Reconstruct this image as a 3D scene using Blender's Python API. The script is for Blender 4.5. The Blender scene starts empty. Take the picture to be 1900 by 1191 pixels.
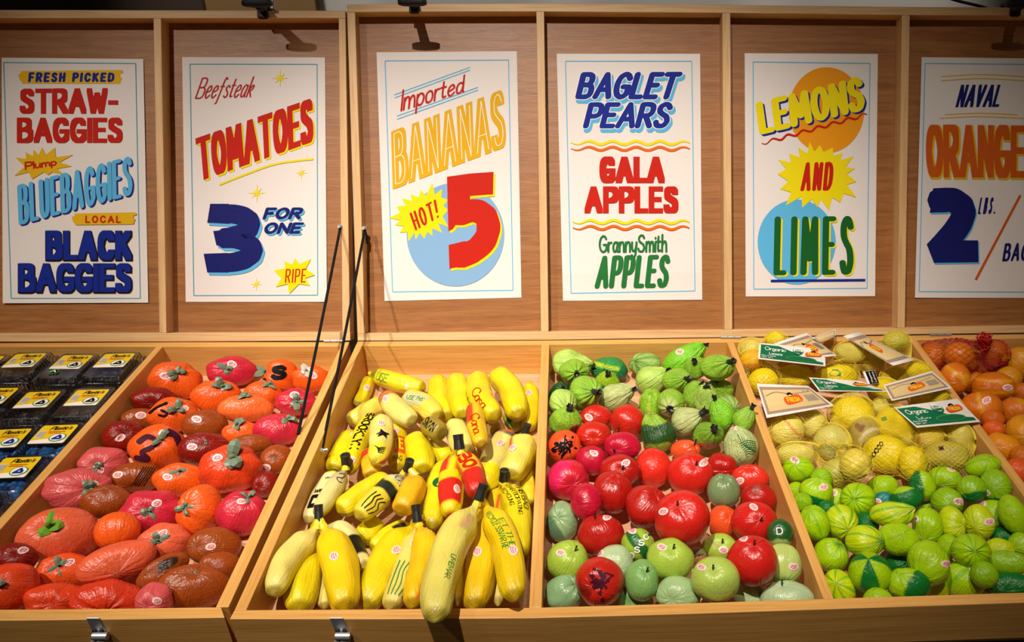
import bpy, math, random
import numpy as np
from mathutils import Vector, Matrix

S = bpy.context.scene
COL = S.collection
random.seed(7)

# ------------------------------------------------------------------ camera, world, lights, exposure
def rot(ax, a):
    return np.array(Matrix.Rotation(a, 3, ax))

FOC, PPX, PPY = 1399.77, 1090.2, 595.5          # focal length and principal point in pixels of the 1900x1191 frame
CAM = np.array([0.52147, -1.65017, 0.98089])
RM = rot('Z', -0.03578) @ rot('X', math.pi / 2 - 0.51136) @ rot('Z', 0.00879)
cam_data = bpy.data.cameras.new('camera')
cam = bpy.data.objects.new('camera', cam_data)
COL.objects.link(cam)
cam.matrix_world = Matrix.Translation(CAM.tolist()) @ Matrix(RM.tolist()).to_4x4()
cam_data.lens = FOC / 1900 * 36
cam_data.sensor_width = 36
cam_data.shift_x = -(PPX - 950) / 1900
cam_data.clip_start = 0.02
S.camera = cam

world = bpy.data.worlds.new('room_ambient')
S.world = world
world.use_nodes = True
world.node_tree.nodes['Background'].inputs[0].default_value = (1.0, 0.80, 0.58, 1)
world.node_tree.nodes['Background'].inputs[1].default_value = 0.04

def spot(name, loc, aim, watts, size_deg, blend, radius, col):
    d = bpy.data.lights.new(name, 'SPOT')
    d.energy = watts
    d.spot_size = math.radians(size_deg)
    d.spot_blend = blend
    d.shadow_soft_size = radius
    d.color = col
    o = bpy.data.objects.new(name, d)
    COL.objects.link(o)
    o.location = loc
    o.rotation_euler = (Vector(aim) - Vector(loc)).to_track_quat('-Z', 'Y').to_euler()
    return o

WARM = (1.0, 0.90, 0.79)
spot('track_spot', (0.06, -1.32, 2.70), (0.46, -0.20, 0.08), 470, 46, 1.0, 0.022, WARM)
spot('track_spot', (-1.10, -1.30, 2.65), (-0.42, -0.24, 0.1), 315, 44, 1.0, 0.022, WARM)
spot('track_spot', (0.80, -1.35, 2.70), (1.16, -0.14, 0.05), 165, 44, 1.0, 0.03, WARM)
for wx in (-0.45, 0.2, 0.85, 1.5):  # unseen row of spots, added to brighten the strip of back wall
    spot('wall_fill_spot', (wx, 0.50, 1.9), (wx, 0.95, 0.70), 135, 40, 0.8, 0.05, (1.0, 0.93, 0.86))

S.view_settings.view_transform = 'Standard'
S.view_settings.look = 'None'
S.view_settings.gamma = 1.0
S.view_settings.use_curve_mapping = False
S.view_settings.exposure = -0.15

# ------------------------------------------------------------------ sight lines: photo pixel -> point on a real plane
def ray(px, py):
    return RM @ np.array([(px - PPX) / FOC, -(py - PPY) / FOC, -1.0])

def hit(px, py, p0, n):
    d = ray(px, py)
    return CAM + d * (np.dot(np.asarray(p0) - CAM, n) / np.dot(d, n))

def on_z(px, py, z=0.0):
    return hit(px, py, (0, 0, z), np.array([0, 0, 1.0]))

def depth_of(P):
    return -float((RM.T @ (np.asarray(P) - CAM))[2])

LA = 0.4502                                        # the lids lean back by this angle
LN = np.cross([1.0, 0.00122, 0], [-0.006, math.sin(LA), math.cos(LA)])
LN = LN / np.linalg.norm(LN)
if LN[1] > 0:
    LN = -LN                                       # lid normal, towards the room
LO = np.array([0, 0.00358, 0.00056])

def on_lid(px, py, depth=0.0):
    return hit(px, py, LO - LN * depth, LN)

# ------------------------------------------------------------------ materials
def mat(name, col, rough=0.5, **kw):
    m = bpy.data.materials.new(name)
    m.use_nodes = True
    b = m.node_tree.nodes['Principled BSDF']
    b.inputs['Base Color'].default_value = (*col, 1)
    b.inputs['Roughness'].default_value = rough
    for k, v in kw.items():
        b.inputs[k].default_value = v
    return m

def srgb(*c):
    return tuple((x / 255 / 12.92) if x / 255 <= 0.04045 else ((x / 255 + 0.055) / 1.055) ** 2.4 for x in c)

def wood(name, light, dark, vein, ulen, vlen, rough, bump):
    """grain that runs along U (metres along the plank)"""
    m = mat(name, light, rough)
    nt = m.node_tree
    N, L = nt.nodes, nt.links
    b = N['Principled BSDF']
    uv = N.new('ShaderNodeUVMap')
    mp = N.new('ShaderNodeMapping')
    mp.inputs['Scale'].default_value = (ulen, vlen, 1)
    L.new(uv.outputs[0], mp.inputs[0])
    n1 = N.new('ShaderNodeTexNoise')
    n1.inputs['Scale'].default_value = 1.0
    n1.inputs['Detail'].default_value = 5
    n1.inputs['Roughness'].default_value = 0.65
    n1.inputs['Distortion'].default_value = 0.6
    L.new(mp.outputs[0], n1.inputs['Vector'])
    mp2 = N.new('ShaderNodeMapping')
    mp2.inputs['Scale'].default_value = (ulen * 4, vlen * 9, 1)
    L.new(uv.outputs[0], mp2.inputs[0])
    n2 = N.new('ShaderNodeTexNoise')
    n2.inputs['Scale'].default_value = 1.0
    n2.inputs['Detail'].default_value = 3
    L.new(mp2.outputs[0], n2.inputs['Vector'])
    r1 = N.new('ShaderNodeValToRGB')
    r1.color_ramp.elements[0].position = 0.33
    r1.color_ramp.elements[0].color = (*dark, 1)
    r1.color_ramp.elements[1].position = 0.66
    r1.color_ramp.elements[1].color = (*light, 1)
    L.new(n1.outputs[0], r1.inputs[0])
    r2 = N.new('ShaderNodeValToRGB')
    r2.color_ramp.elements[0].position = 0.36
    r2.color_ramp.elements[0].color = (*vein, 1)
    r2.color_ramp.elements[1].position = 0.50
    r2.color_ramp.elements[1].color = (1, 1, 1, 1)
    L.new(n2.outputs[0], r2.inputs[0])
    mx = N.new('ShaderNodeMixRGB')
    mx.blend_type = 'MULTIPLY'
    mx.inputs[0].default_value = 0.8
    L.new(r1.outputs[0], mx.inputs[1])
    L.new(r2.outputs[0], mx.inputs[2])
    L.new(mx.outputs[0], b.inputs['Base Color'])
    bp = N.new('ShaderNodeBump')
    bp.inputs['Strength'].default_value = bump
    bp.inputs['Distance'].default_value = 0.001
    L.new(n2.outputs[0], bp.inputs['Height'])
    L.new(bp.outputs[0], b.inputs['Normal'])
    return m

M_PINE = wood('pine_plank', srgb(226, 186, 134), srgb(206, 164, 110), (0.80, 0.70, 0.58), 2.2, 55, 0.5, 0.15)
M_CRATE = wood('crate_plank', srgb(228, 174, 96), srgb(208, 152, 76), (0.82, 0.72, 0.60), 2.0, 45, 0.45, 0.15)
M_PLY = wood('brown_plywood', srgb(168, 112, 60), srgb(142, 90, 46), (0.72, 0.64, 0.58), 4.5, 75, 0.42, 0.35)
M_BED = wood('crate_bed_board', srgb(226, 178, 138), srgb(206, 156, 114), (0.85, 0.76, 0.66), 2.0, 30, 0.5, 0.1)
M_BLACK = mat('black_plastic', (0.006, 0.006, 0.007), 0.5, **{'Specular IOR Level': 0.25})
M_TAPE = mat('black_tape', (0.012, 0.012, 0.012), 0.4)
M_STEEL = mat('zinc_steel', (0.50, 0.50, 0.52), 0.42, Metallic=0.75)
M_CORD = mat('black_cord', (0.01, 0.009, 0.009), 0.8, **{'Specular IOR Level': 0.1})

# ------------------------------------------------------------------ objects
def prop(o, label=None, cat=None, group=None, kind=None):
    for k, v in (('label', label), ('category', cat), ('group', group), ('kind', kind)):
        if v:
            o[k] = v
    return o

def empty(name, loc=(0, 0, 0), parent=None, **kw):
    o = bpy.data.objects.new(name, None)
    o.empty_display_size = 0.02
    COL.objects.link(o)
    o.location = loc
    if parent:
        o.parent = parent
    return prop(o, **kw)

def mesh_obj(name, V, F, mats, parent=None, mi=None, smooth=False, uv=None, world_space=True, tint=None, **kw):
    """one mesh object; V in world space unless world_space is False (then in the parent's space)"""
    me = bpy.data.meshes.new(name)
    V = np.asarray(V, dtype=float)
    o = bpy.data.objects.new(name, me)
    COL.objects.link(o)
    if parent is not None:
        o.parent = parent
        if world_space:
            mw = MW(parent)
            inv = np.array(mw.inverted())
            V = V @ inv[:3, :3].T + inv[:3, 3]
    elif world_space:
        c = np.array([(V[:, 0].min() + V[:, 0].max()) / 2, (V[:, 1].min() + V[:, 1].max()) / 2, V[:, 2].min()])
        V = V - c
        o.location = c
    me.from_pydata(V.tolist(), [], [list(map(int, f)) for f in F])
    for m in (mats if isinstance(mats, (list, tuple)) else [mats]):
        me.materials.append(m)
    if mi is not None:
        me.polygons.foreach_set('material_index', np.asarray(mi, dtype=np.int32))
    if smooth:
        me.polygons.foreach_set('use_smooth', np.ones(len(me.polygons), dtype=bool))
    if uv is not None:
        l = me.uv_layers.new(name='UVMap')
        l.data.foreach_set('uv', np.asarray(uv, dtype=np.float32).ravel())
    if tint is not None:
        a = me.color_attributes.new('tint', 'FLOAT_COLOR', 'POINT')
        a.data.foreach_set('color', np.asarray(tint, dtype=np.float32).ravel())
    me.validate()
    me.update()
    return prop(o, **kw)

def MW(o):
    m = o.matrix_basis.copy()
    p = o.parent
    while p is not None:
        m = p.matrix_basis @ m
        p = p.parent
    return m

def plank(name, A, B, ext, m, parent=None, **kw):
    """a board: A and B are matching edge polylines of its show face (world points), ext the thickness vector"""
    A, B = np.asarray(A, float), np.asarray(B, float)
    n = len(A)
    ext = np.asarray(ext, float)
    V = np.concatenate([A, B, A + ext, B + ext])
    u = np.concatenate([[0], np.cumsum(np.linalg.norm(np.diff((A + B) / 2, axis=0), axis=1))])
    w = np.linalg.norm(A - B, axis=1).mean()
    t = np.linalg.norm(ext)
    ou, ov = random.random() * 20, random.random() * 20
    F, UV = [], []
    def q(a, b, c, d, uvs):
        F.append((a, b, c, d))
        UV.extend([(x + ou, y + ov) for x, y in uvs])
    for i in range(n - 1):
        j = i + 1
        q(i, n + i, n + j, j, [(u[i], 0), (u[i], w), (u[j], w), (u[j], 0)])
        q(2 * n + j, 3 * n + j, 3 * n + i, 2 * n + i, [(u[j], 1), (u[j], 1 + w), (u[i], 1 + w), (u[i], 1)])
        q(i, j, 2 * n + j, 2 * n + i, [(u[i], 2), (u[j], 2), (u[j], 2 + t), (u[i], 2 + t)])
        q(n + j, n + i, 3 * n + i, 3 * n + j, [(u[j], 3), (u[i], 3), (u[i], 3 + t), (u[j], 3 + t)])
    for i, s in ((0, 1), (n - 1, -1)):
        f = [i, 2 * n + i, 3 * n + i, n + i]
        q(*(f if s > 0 else f[::-1]), [(0, 4), (0, 4 + t), (.02, 4 + t), (.02, 4)])
    o = mesh_obj(name, V, F, m, parent, uv=UV, **kw)
    md = o.modifiers.new('soft_edges', 'BEVEL')
    md.width = 0.0012
    md.segments = 2
    md.limit_method = 'ANGLE'
    return o

def tube(pts, r, n=8, closed_ends=True):
    """swept tube through world points; r scalar or per point"""
    pts = np.asarray(pts, float)
    k = len(pts)
    r = np.full(k, r) if np.isscalar(r) else np.asarray(r)
    T = np.gradient(pts, axis=0)
    T /= np.linalg.norm(T, axis=1)[:, None]
    up = np.array([0, 0, 1.0]) if abs(T[0][2]) < 0.9 else np.array([1.0, 0, 0])
    V = []
    for i in range(k):
        a = np.cross(T[i], up)
        if np.linalg.norm(a) < 1e-3:
            a = np.cross(T[i], [0.3, 0.9, 0.31])
        a /= np.linalg.norm(a)
        b = np.cross(a, T[i])
        for j in range(n):
            t = 2 * math.pi * j / n
            V.append(pts[i] + r[i] * (math.cos(t) * a + math.sin(t) * b))
    F = [(i * n + j, i * n + (j + 1) % n, (i + 1) * n + (j + 1) % n, (i + 1) * n + j) for i in range(k - 1) for j in range(n)]
    if closed_ends:
        F.append(tuple(range(n))[::-1])
        F.append(tuple((k - 1) * n + j for j in range(n)))
    return V, F

def merge(*parts):
    V, F, MI = [], [], []
    for p in parts:
        o = len(V)
        V.extend(p[0])
        F.extend([tuple(i + o for i in f) for f in p[1]])
        MI.extend([p[2] if len(p) > 2 else 0] * len(p[1]))
    return V, F, MI

def box(c, sx, sy, sz, R=None):
    P = np.array([(x, y, z) for x in (-1, 1) for y in (-1, 1) for z in (-1, 1)], float) * np.array([sx, sy, sz]) / 2
    if R is not None:
        P = P @ np.asarray(R).T
    P = P + np.asarray(c)
    return P.tolist(), [(0, 1, 3, 2), (4, 6, 7, 5), (0, 4, 5, 1), (2, 3, 7, 6), (0, 2, 6, 4), (1, 5, 7, 3)]

# ------------------------------------------------------------------ room shell and stand
FLOOR_Z, WALL_Y = -0.82, 0.95
M_WALL = mat('grey_wall_paint', srgb(150, 146, 140), 0.8)
M_FLOOR = mat('dark_floor', srgb(70, 64, 58), 0.6)
mesh_obj('floor', *box((0.4, -1.0, FLOOR_Z - 0.05), 7, 6, 0.1), M_FLOOR, kind='structure')
mesh_obj('wall_back', *box((0.4, WALL_Y + 0.05, 0.9), 7, 0.1, 3.6), M_WALL, kind='structure')
def at_wall(px, py, y):
    return hit(px, py, (0, y, 0), np.array([0, 1.0, 0]))
xa, xb, xc = at_wall(-420, 10, WALL_Y)[0], at_wall(392, 10, WALL_Y)[0], at_wall(592, 10, WALL_Y)[0]
mesh_obj('trim_1', *box(((xb + xc) / 2, WALL_Y - 0.02, 0.75), xc - xb, 0.04, 3.2), mat('brown_board', srgb(112, 84, 44), 0.7), kind='structure')
mesh_obj('trim_2', *box(((xa + xb) / 2, WALL_Y - 0.03, 0.75), xb - xa, 0.06, 3.2), mat('dark_board', srgb(48, 34, 22), 0.7), kind='structure')

CZ = -0.098                                          # underside of the crates
BED = -0.087                                         # top of the bed board inside
st = empty('display_stand', (0.5, -0.4, FLOOR_Z), label='black draped stand underneath the two wooden crates', cat='stand')
M_DRAPE = mat('black_drape', (0.006, 0.006, 0.007), 0.9)
mesh_obj('stand_top', *box((0.52, -0.41, CZ - 0.02), 3.1, 0.80, 0.04), M_DRAPE, st)
dv, df = [], []
NP = 260
for k in range(NP + 1):
    x = -1.03 + 3.1 * k / NP
    w = 0.008 * math.sin(k * 0.9) + 0.004 * math.sin(k * 0.37)
    dv += [(x, -0.815 + w * .2, CZ - 0.002), (x, -0.815 + w, FLOOR_Z)]
df = [(2 * k, 2 * k + 1, 2 * k + 3, 2 * k + 2) for k in range(NP)]
sk = mesh_obj('skirt', dv, df, M_DRAPE, st, smooth=True)
sk.modifiers.new('cloth', 'SOLIDIFY').thickness = 0.003

# ------------------------------------------------------------------ crates
def zpts(L, z=0.0):
    return [on_z(x, y, z) for x, y in L]
def lpts(L, d=0.0):
    return [on_lid(x, y, d) for x, y in L]
DOWN = (0, 0, BED)
BACK = -LN * 0.038

def crate(label, side, rails, uprights, ends, bed, lidrails, stiles, panel):
    root = empty('display_crate', tuple(on_z(*bed[0])[:2]) + (CZ,), label=label, cat='crate')
    for nm, A, B in rails:
        plank(nm, zpts(A), zpts(B), DOWN, M_CRATE, root)
    for nm, a, b, c, d in uprights:
        plank(nm, zpts([a, d]), zpts([b, c]), DOWN, M_CRATE, root)
    q = zpts(bed)
    q = [(p[0], p[1], BED) for p in q]
    plank('bed_board', [q[0], q[1]], [q[3], q[2]], (0, 0, CZ - BED), M_BED, root)
    lid = empty('lid', tuple(lpts([stiles[0][1]])[0]), root)
    for nm, A, B in lidrails:
        plank(nm, lpts(A), lpts(B), BACK, M_PINE, lid)
    for a, b, c, d in stiles:
        plank('stile', lpts([a, d]), lpts([b, c]), BACK, M_PINE, lid)
    P = lpts(panel, 0.038)
    plank('back_panel', [P[0], P[1]], [P[3], P[2]], -LN * 0.006, M_PLY, lid)
    return root, lid

crate_r, lid_r = crate(
    'pine crate with open lid holding bananas, apples, lemons and oranges', 1,
    [('back_rail', [(663.5, 633.2), (1012, 631.6), (1356, 626.8), (1700, 622), (2070, 617)], [(663.5 - 4, 641.6), (1012, 639.2), (1356, 635), (1700, 630.5), (2074, 626)]),
     ('front_rail', [(457 - 22, 1131.6), (700, 1130), (993, 1126.9), (1260, 1119.5), (1537, 1110.2), (1900, 1099), (2520, 1080)], [(425.8, 1148.2), (700, 1148.2), (990, 1146.4), (1260, 1139), (1540, 1129.7), (1900, 1117.6), (2560, 1098)])],
    [('side_board', (659.5, 641.6), (672.6, 641.5), (456.9, 1131.4), (435, 1131.6)),
     ('divider', (1004.5, 639.4), (1019.2, 639.2), (1005, 1126.8), (981.7, 1127)),
     ('divider', (1349, 635.2), (1361.6, 635), (1547.2, 1110), (1527.9, 1110.5)),
     ('divider', (1688, 630.7), (1700.5, 630.5), (2050, 1094.4), (2028, 1095.1)),
     ('side_board', (2042, 626.4), (2055, 626.2), (2520, 1080), (2497, 1080.7))],
    None, [(663.5, 633.2), (2070, 617), (2560, 1098), (425.8, 1148.2)],
    [('top_rail', [(643.3, 8), (820, 6.6), (1002, 6.3), (1348, 8.8), (1681, 12.6), (1900, 13.6), (2090, 15)], [(643.7, 22.6), (820, 21.6), (1002, 21.4), (1348, 24), (1681, 28), (1900, 28.7), (2090, 30)]),
     ('bottom_rail', [(663, 618.6), (1011, 615.6), (1351, 611.8), (1672, 608.3), (1900, 604), (2076, 601)], [(663.5, 632.2), (1011, 630.9), (1351, 625.7), (1672, 620.4), (1900, 617.4), (2075, 614)])],
    [((643.7, 22.6), (658.7, 22.6), (677.3, 618.5), (663, 618.6)),
     ((995.1, 21.4), (1009.5, 21.4), (1018, 615.6), (1003.7, 615.7)),
     ((1340.6, 24), (1355.2, 24), (1358.9, 611.7), (1344.3, 611.8)),
     ((1674.1, 28), (1688.2, 28.1), (1679.1, 608.2), (1665.7, 608.4)),
     ((2075, 29.9), (2090, 30), (2076, 601), (2062, 601.2))],
    [(644, 10), (2088, 16), (2074, 612), (664, 630)])

crate_l, lid_l = crate(
    'pine crate with open lid holding berry boxes and tomatoes', -1,
    [('back_rail', [(648.3, 634.2), (300, 634.3), (-62, 634.4)], [(645, 642.6), (300, 643), (-70, 643)]),
     ('front_rail', [(410, 1126), (200, 1129), (0, 1130.6), (-560, 1133)], [(417, 1145.4), (200, 1149), (0, 1151), (-585, 1153)])],
    [('side_board', (632, 642.7), (645, 642.6), (424, 1125.8), (400, 1126.1)),
     ('divider', (290, 643.1), (302, 643), (-132, 1131), (-157, 1131.1)),
     ('side_board', (-70, 643), (-57, 643), (-535, 1132.9), (-560, 1133))],
    None, [(648.3, 634.2), (-62, 634.4), (-585, 1153), (417, 1145.4)],
    [('top_rail', [(640.8, 19.7), (290, 18.8), (0, 18.2), (-75, 18)], [(641, 33.5), (291, 33.9), (0, 34), (-75, 34)]),
     ('bottom_rail', [(649.7, 616.5), (302, 618), (0, 619), (-60, 619)], [(649.9, 632), (302, 633.9), (0, 634), (-60, 634)])],
    [((628.2, 33.6), (641, 33.5), (649.2, 616.5), (634.9, 616.6)),
     ((284.5, 33.9), (298.7, 33.9), (308.8, 618), (295.8, 618)),
     ((-75, 34), (-60, 34), (-46, 619), (-60, 619))],
    [(639.5, 21), (-73, 20), (-58, 631), (648, 631)])

# ------------------------------------------------------------------ lettering: brush strokes along letter skeletons
def _l(*p):
    return ('l', p)
def _c(*p):
    return ('c', p)
GLYPH = {
 'A': (.8, [_l((0, 0), (.4, 1), (.8, 0)), _l((.14, .32), (.66, .32))]),
 'B': (.68, [_l((0, 0), (0, 1)), _c((0, 1), (.38, 1), (.57, .9), (.57, .66), (.4, .54), (0, .53)), _c((0, .53), (.44, .53), (.66, .42), (.66, .13), (.44, 0), (0, 0))]),
 'C': (.68, [_c((.68, .78), (.52, .97), (.32, 1), (.09, .84), (0, .5), (.09, .16), (.32, 0), (.52, .03), (.68, .22))]),
 'D': (.68, [_l((0, 0), (0, 1)), _c((0, 1), (.36, .99), (.61, .82), (.68, .5), (.61, .18), (.36, .01), (0, 0))]),
 'E': (.56, [_l((.56, 1), (0, 1), (0, 0), (.56, 0)), _l((0, .52), (.47, .52))]),
 'F': (.56, [_l((.56, 1), (0, 1), (0, 0)), _l((0, .5), (.45, .5))]),
 'G': (.7, [_c((.66, .82), (.52, .97), (.32, 1), (.09, .84), (0, .5), (.09, .16), (.32, 0), (.54, .03), (.7, .16)), _l((.7, .14), (.7, .45), (.4, .45))]),
 'H': (.64, [_l((0, 0), (0, 1)), _l((.64, 0), (.64, 1)), _l((0, .5), (.64, .5))]),
 'I': (.0, [_l((0, 0), (0, 1))]),
 'K': (.66, [_l((0, 0), (0, 1)), _l((.62, 1), (.03, .46)), _l((.2, .6), (.66, 0))]),
 'L': (.52, [_l((0, 1), (0, 0), (.52, 0))]),
 'M': (.9, [_l((0, 0), (.07, 1), (.45, .25), (.83, 1), (.9, 0))]),
 'N': (.66, [_l((0, 0), (0, 1), (.66, 0), (.66, 1))]),
 'O': (.74, [_c((.37, 1), (.11, .86), (0, .5), (.11, .14), (.37, 0), (.63, .14), (.74, .5), (.63, .86), (.37, 1))]),
 'P': (.62, [_l((0, 0), (0, 1)), _c((0, 1), (.4, 1), (.61, .9), (.61, .6), (.4, .47), (0, .46))]),
 'R': (.66, [_l((0, 0), (0, 1)), _c((0, 1), (.4, 1), (.61, .9), (.61, .62), (.4, .49), (0, .48)), _l((.3, .48), (.66, 0))]),
 'S': (.62, [_c((.58, .84), (.45, .97), (.27, 1), (.07, .89), (.07, .68), (.28, .54), (.5, .43), (.6, .22), (.48, .04), (.28, 0), (.1, .04), (0, .18))]),
 'T': (.7, [_l((0, 1), (.7, 1)), _l((.35, 1), (.35, 0))]),
 'U': (.62, [_c((0, 1), (0, .4), (.06, .1), (.31, 0), (.56, .1), (.62, .4), (.62, 1))]),
 'V': (.72, [_l((0, 1), (.36, 0), (.72, 1))]),
 'W': (.98, [_l((0, 1), (.24, 0), (.49, .8), (.74, 0), (.98, 1))]),
 'Y': (.68, [_l((0, 1), (.34, .5), (.68, 1)), _l((.34, .5), (.34, 0))]),
 '-': (.3, [_l((0, .42), (.3, .42))]),
 '.': (.0, [_l((0, 0), (0, .03))]),
 "'": (.0, [_l((0, 1), (-.03, .8))]),
 '!': (.05, [_l((.05, 1), (.02, .32)), _l((0, .02), (0, .04))]),
 ' ': (.22, []),
 'a': (.46, [_c((.42, .56), (.2, .6), (.02, .4), (.04, .1), (.2, 0), (.36, .16), (.44, .5)), _l((.44, .58), (.40, .12), (.48, 0))]),
 'b': (.46, [_l((0, 1), (0, 0)), _c((0, .4), (.2, .6), (.42, .5), (.46, .28), (.36, .05), (.18, 0), (0, .14))]),
 'c': (.42, [_c((.42, .46), (.28, .6), (.06, .5), (0, .28), (.08, .06), (.26, 0), (.42, .12))]),
 'd': (.46, [_c((.44, .5), (.22, .6), (.02, .42), (.03, .1), (.2, 0), (.36, .14), (.44, .4)), _l((.46, 1), (.44, .1), (.5, 0))]),
 'e': (.44, [_c((.02, .28), (.22, .32), (.42, .42), (.32, .6), (.1, .52), (0, .28), (.08, .05), (.24, 0), (.44, .14))]),
 'f': (.4, [_c((.42, .92), (.3, 1), (.2, .85), (.16, .4), (.1, -.2), (0, -.3)), _l((0, .56), (.34, .56))]),
 'g': (.46, [_c((.44, .54), (.2, .6), (.02, .42), (.04, .12), (.2, .04), (.36, .2), (.44, .5)), _c((.45, .56), (.43, .1), (.36, -.24), (.16, -.32), (.0, -.2))]),
 'h': (.44, [_l((0, 1), (0, 0)), _c((0, .34), (.16, .58), (.36, .56), (.42, .3), (.44, 0))]),
 'i': (.0, [_l((0, .58), (0, 0)), _l((0, .8), (0, .83))]),
 'k': (.42, [_l((0, 1), (0, 0)), _c((.02, .3), (.2, .54), (.38, .56), (.34, .38), (.12, .28)), _l((.14, .28), (.42, 0))]),
 'l': (.0, [_l((0, 1), (0, 0))]),
 'm': (.74, [_l((0, .58), (0, 0)), _c((0, .34), (.14, .58), (.3, .56), (.36, .3), (.36, 0)), _c((.36, .34), (.5, .58), (.66, .56), (.73, .3), (.74, 0))]),
 'n': (.44, [_l((0, .58), (0, 0)), _c((0, .34), (.16, .58), (.36, .56), (.43, .3), (.44, 0))]),
 'o': (.46, [_c((.23, .6), (.05, .5), (0, .3), (.06, .06), (.23, 0), (.4, .08), (.46, .3), (.4, .52), (.23, .6))]),
 'p': (.46, [_l((0, .58), (0, -.36)), _c((0, .4), (.2, .6), (.42, .5), (.46, .28), (.36, .05), (.18, 0), (0, .14))]),
 'r': (.3, [_l((0, .58), (0, 0)), _c((0, .34), (.12, .56), (.3, .58))]),
 's': (.36, [_c((.36, .5), (.2, .6), (.03, .5), (.1, .36), (.28, .26), (.34, .1), (.2, 0), (0, .08))]),
 't': (.3, [_c((.1, .9), (.08, .3), (.12, .04), (.3, .06)), _l((-.05, .6), (.28, .6))]),
 'u': (.46, [_c((0, .58), (0, .2), (.12, 0), (.32, .06), (.44, .3)), _l((.44, .58), (.44, .1), (.5, 0))]),
 'w': (.66, [_l((0, .58), (.16, 0), (.33, .5), (.5, 0), (.66, .58))]),
 'y': (.46, [_c((0, .58), (.02, .2), (.14, .04), (.34, .12), (.44, .4)), _c((.46, .58), (.42, .1), (.34, -.24), (.16, -.34), (0, -.22))]),
}

def catmull(P, k=4):
    P = np.asarray(P, float)
    if len(P) < 3:
        return P
    Q = np.vstack([2 * P[0] - P[1], P, 2 * P[-1] - P[-2]])
    if np.allclose(P[0], P[-1]):
        Q[0], Q[-1] = P[-2], P[1]
    out = []
    for i in range(1, len(Q) - 2):
        a, b, c, d = Q[i - 1], Q[i], Q[i + 1], Q[i + 2]
        for j in range(k):
            t = j / k
            out.append(.5 * (2 * b + (c - a) * t + (2 * a - 5 * b + 4 * c - d) * t * t + (3 * b - a - 3 * c + d) * t ** 3))
    out.append(P[-1])
    return np.array(out)

def hull(P):
    P = sorted(set((round(float(x), 6), round(float(y), 6)) for x, y in P))
    def half(pts):
        h = []
        for p in pts:
            while len(h) > 1 and (h[-1][0] - h[-2][0]) * (p[1] - h[-2][1]) - (h[-1][1] - h[-2][1]) * (p[0] - h[-2][0]) <= 1e-12:
                h.pop()
            h.append(p)
        return h
    a, b = half(P), half(P[::-1])
    return a[:-1] + b[:-1]

def brush(kind, wx, wy):
    if kind == 'flat':
        return np.array([(-wx, -wy), (wx, -wy), (wx, wy), (-wx, wy)]) / 2
    n = 10
    return np.array([(wx / 2 * math.cos(2 * math.pi * i / n), wy / 2 * math.sin(2 * math.pi * i / n)) for i in range(n)])

def write(text, quad, wx, wy=None, kind='round', shear=0.0, gap=0.0, arch=None, shift=(0, 0), low=0.0, grow=0.0, pitch=None):
    """text -> list of convex polygons filling QUAD (tl, tr, br, bl); wx, wy: stroke widths as shares of the letter height"""
    wy = wx if wy is None else wy
    q = np.asarray(quad, float)
    W = (np.linalg.norm(q[1] - q[0]) + np.linalg.norm(q[2] - q[3])) / 2
    H = (np.linalg.norm(q[3] - q[0]) + np.linalg.norm(q[2] - q[1])) / 2
    asp = W / H
    n = len(text)
    gw = sum(GLYPH[c][0] for c in text)
    adv = wx + gap
    sx = max(0.05, (asp - wx - (n - 1) * adv - abs(shear)) / max(gw, .01))
    br = brush(kind, wx + grow, wy + grow)
    top, bot = 1 - wy / 2, wy / 2 + low
    polys = []
    x = wx / 2
    for ch in text:
        gwid, strokes = GLYPH[ch]
        for kd, pts in strokes:
            p = catmull(pts) if kd == 'c' else np.asarray(pts, float)
            p = np.array([(x + a * sx, bot + b * (top - bot)) for a, b in p])
            for i in range(len(p) - 1):
                h = hull(np.vstack([p[i] + br, p[i + 1] + br]))
                polys.append(h)
        x += gwid * sx + adv
    out = []
    for h in polys:
        r = []
        for a, b in h:
            X = (a + shear * b) / asp
            Y = b
            if arch:
                Y = arch(X, Y)
            t = q[0] * (1 - X) + q[1] * X
            d = q[3] * (1 - X) + q[2] * X
            P = d * (1 - Y) + t * Y
            r.append((P[0] + shift[0], P[1] + shift[1]))
        out.append(r)
    return out

def stroke(pts, w, curve=True, k=6):
    p = catmull(pts, k) if curve else np.asarray(pts, float)
    br = brush('round', w, w)
    return [hull(np.vstack([p[i] + br, p[i + 1] + br])) for i in range(len(p) - 1)]

def line(a, b, w):
    a, b = np.asarray(a, float), np.asarray(b, float)
    d = (b - a) / np.linalg.norm(b - a)
    n = np.array([-d[1], d[0]]) * w / 2
    m = max(1, int(np.linalg.norm(b - a) / 55))
    P = [a + (b - a) * k / m for k in range(m + 1)]
    return [[tuple(P[k] + n), tuple(P[k + 1] + n), tuple(P[k + 1] - n), tuple(P[k] - n)] for k in range(m)]

def disc(c, rx, ry=None, n=40):
    ry = rx if ry is None else ry
    return [[(c[0] + rx * math.cos(2 * math.pi * i / n), c[1] + ry * math.sin(2 * math.pi * i / n)) for i in range(n)]]

def burst(c, tips, inner=None):
    """star blast: tips and notches in turn around the centre"""
    c = tuple(c)
    return [[tuple(tips[i - 1]), tuple(tips[i]), c] for i in range(len(tips))]

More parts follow.
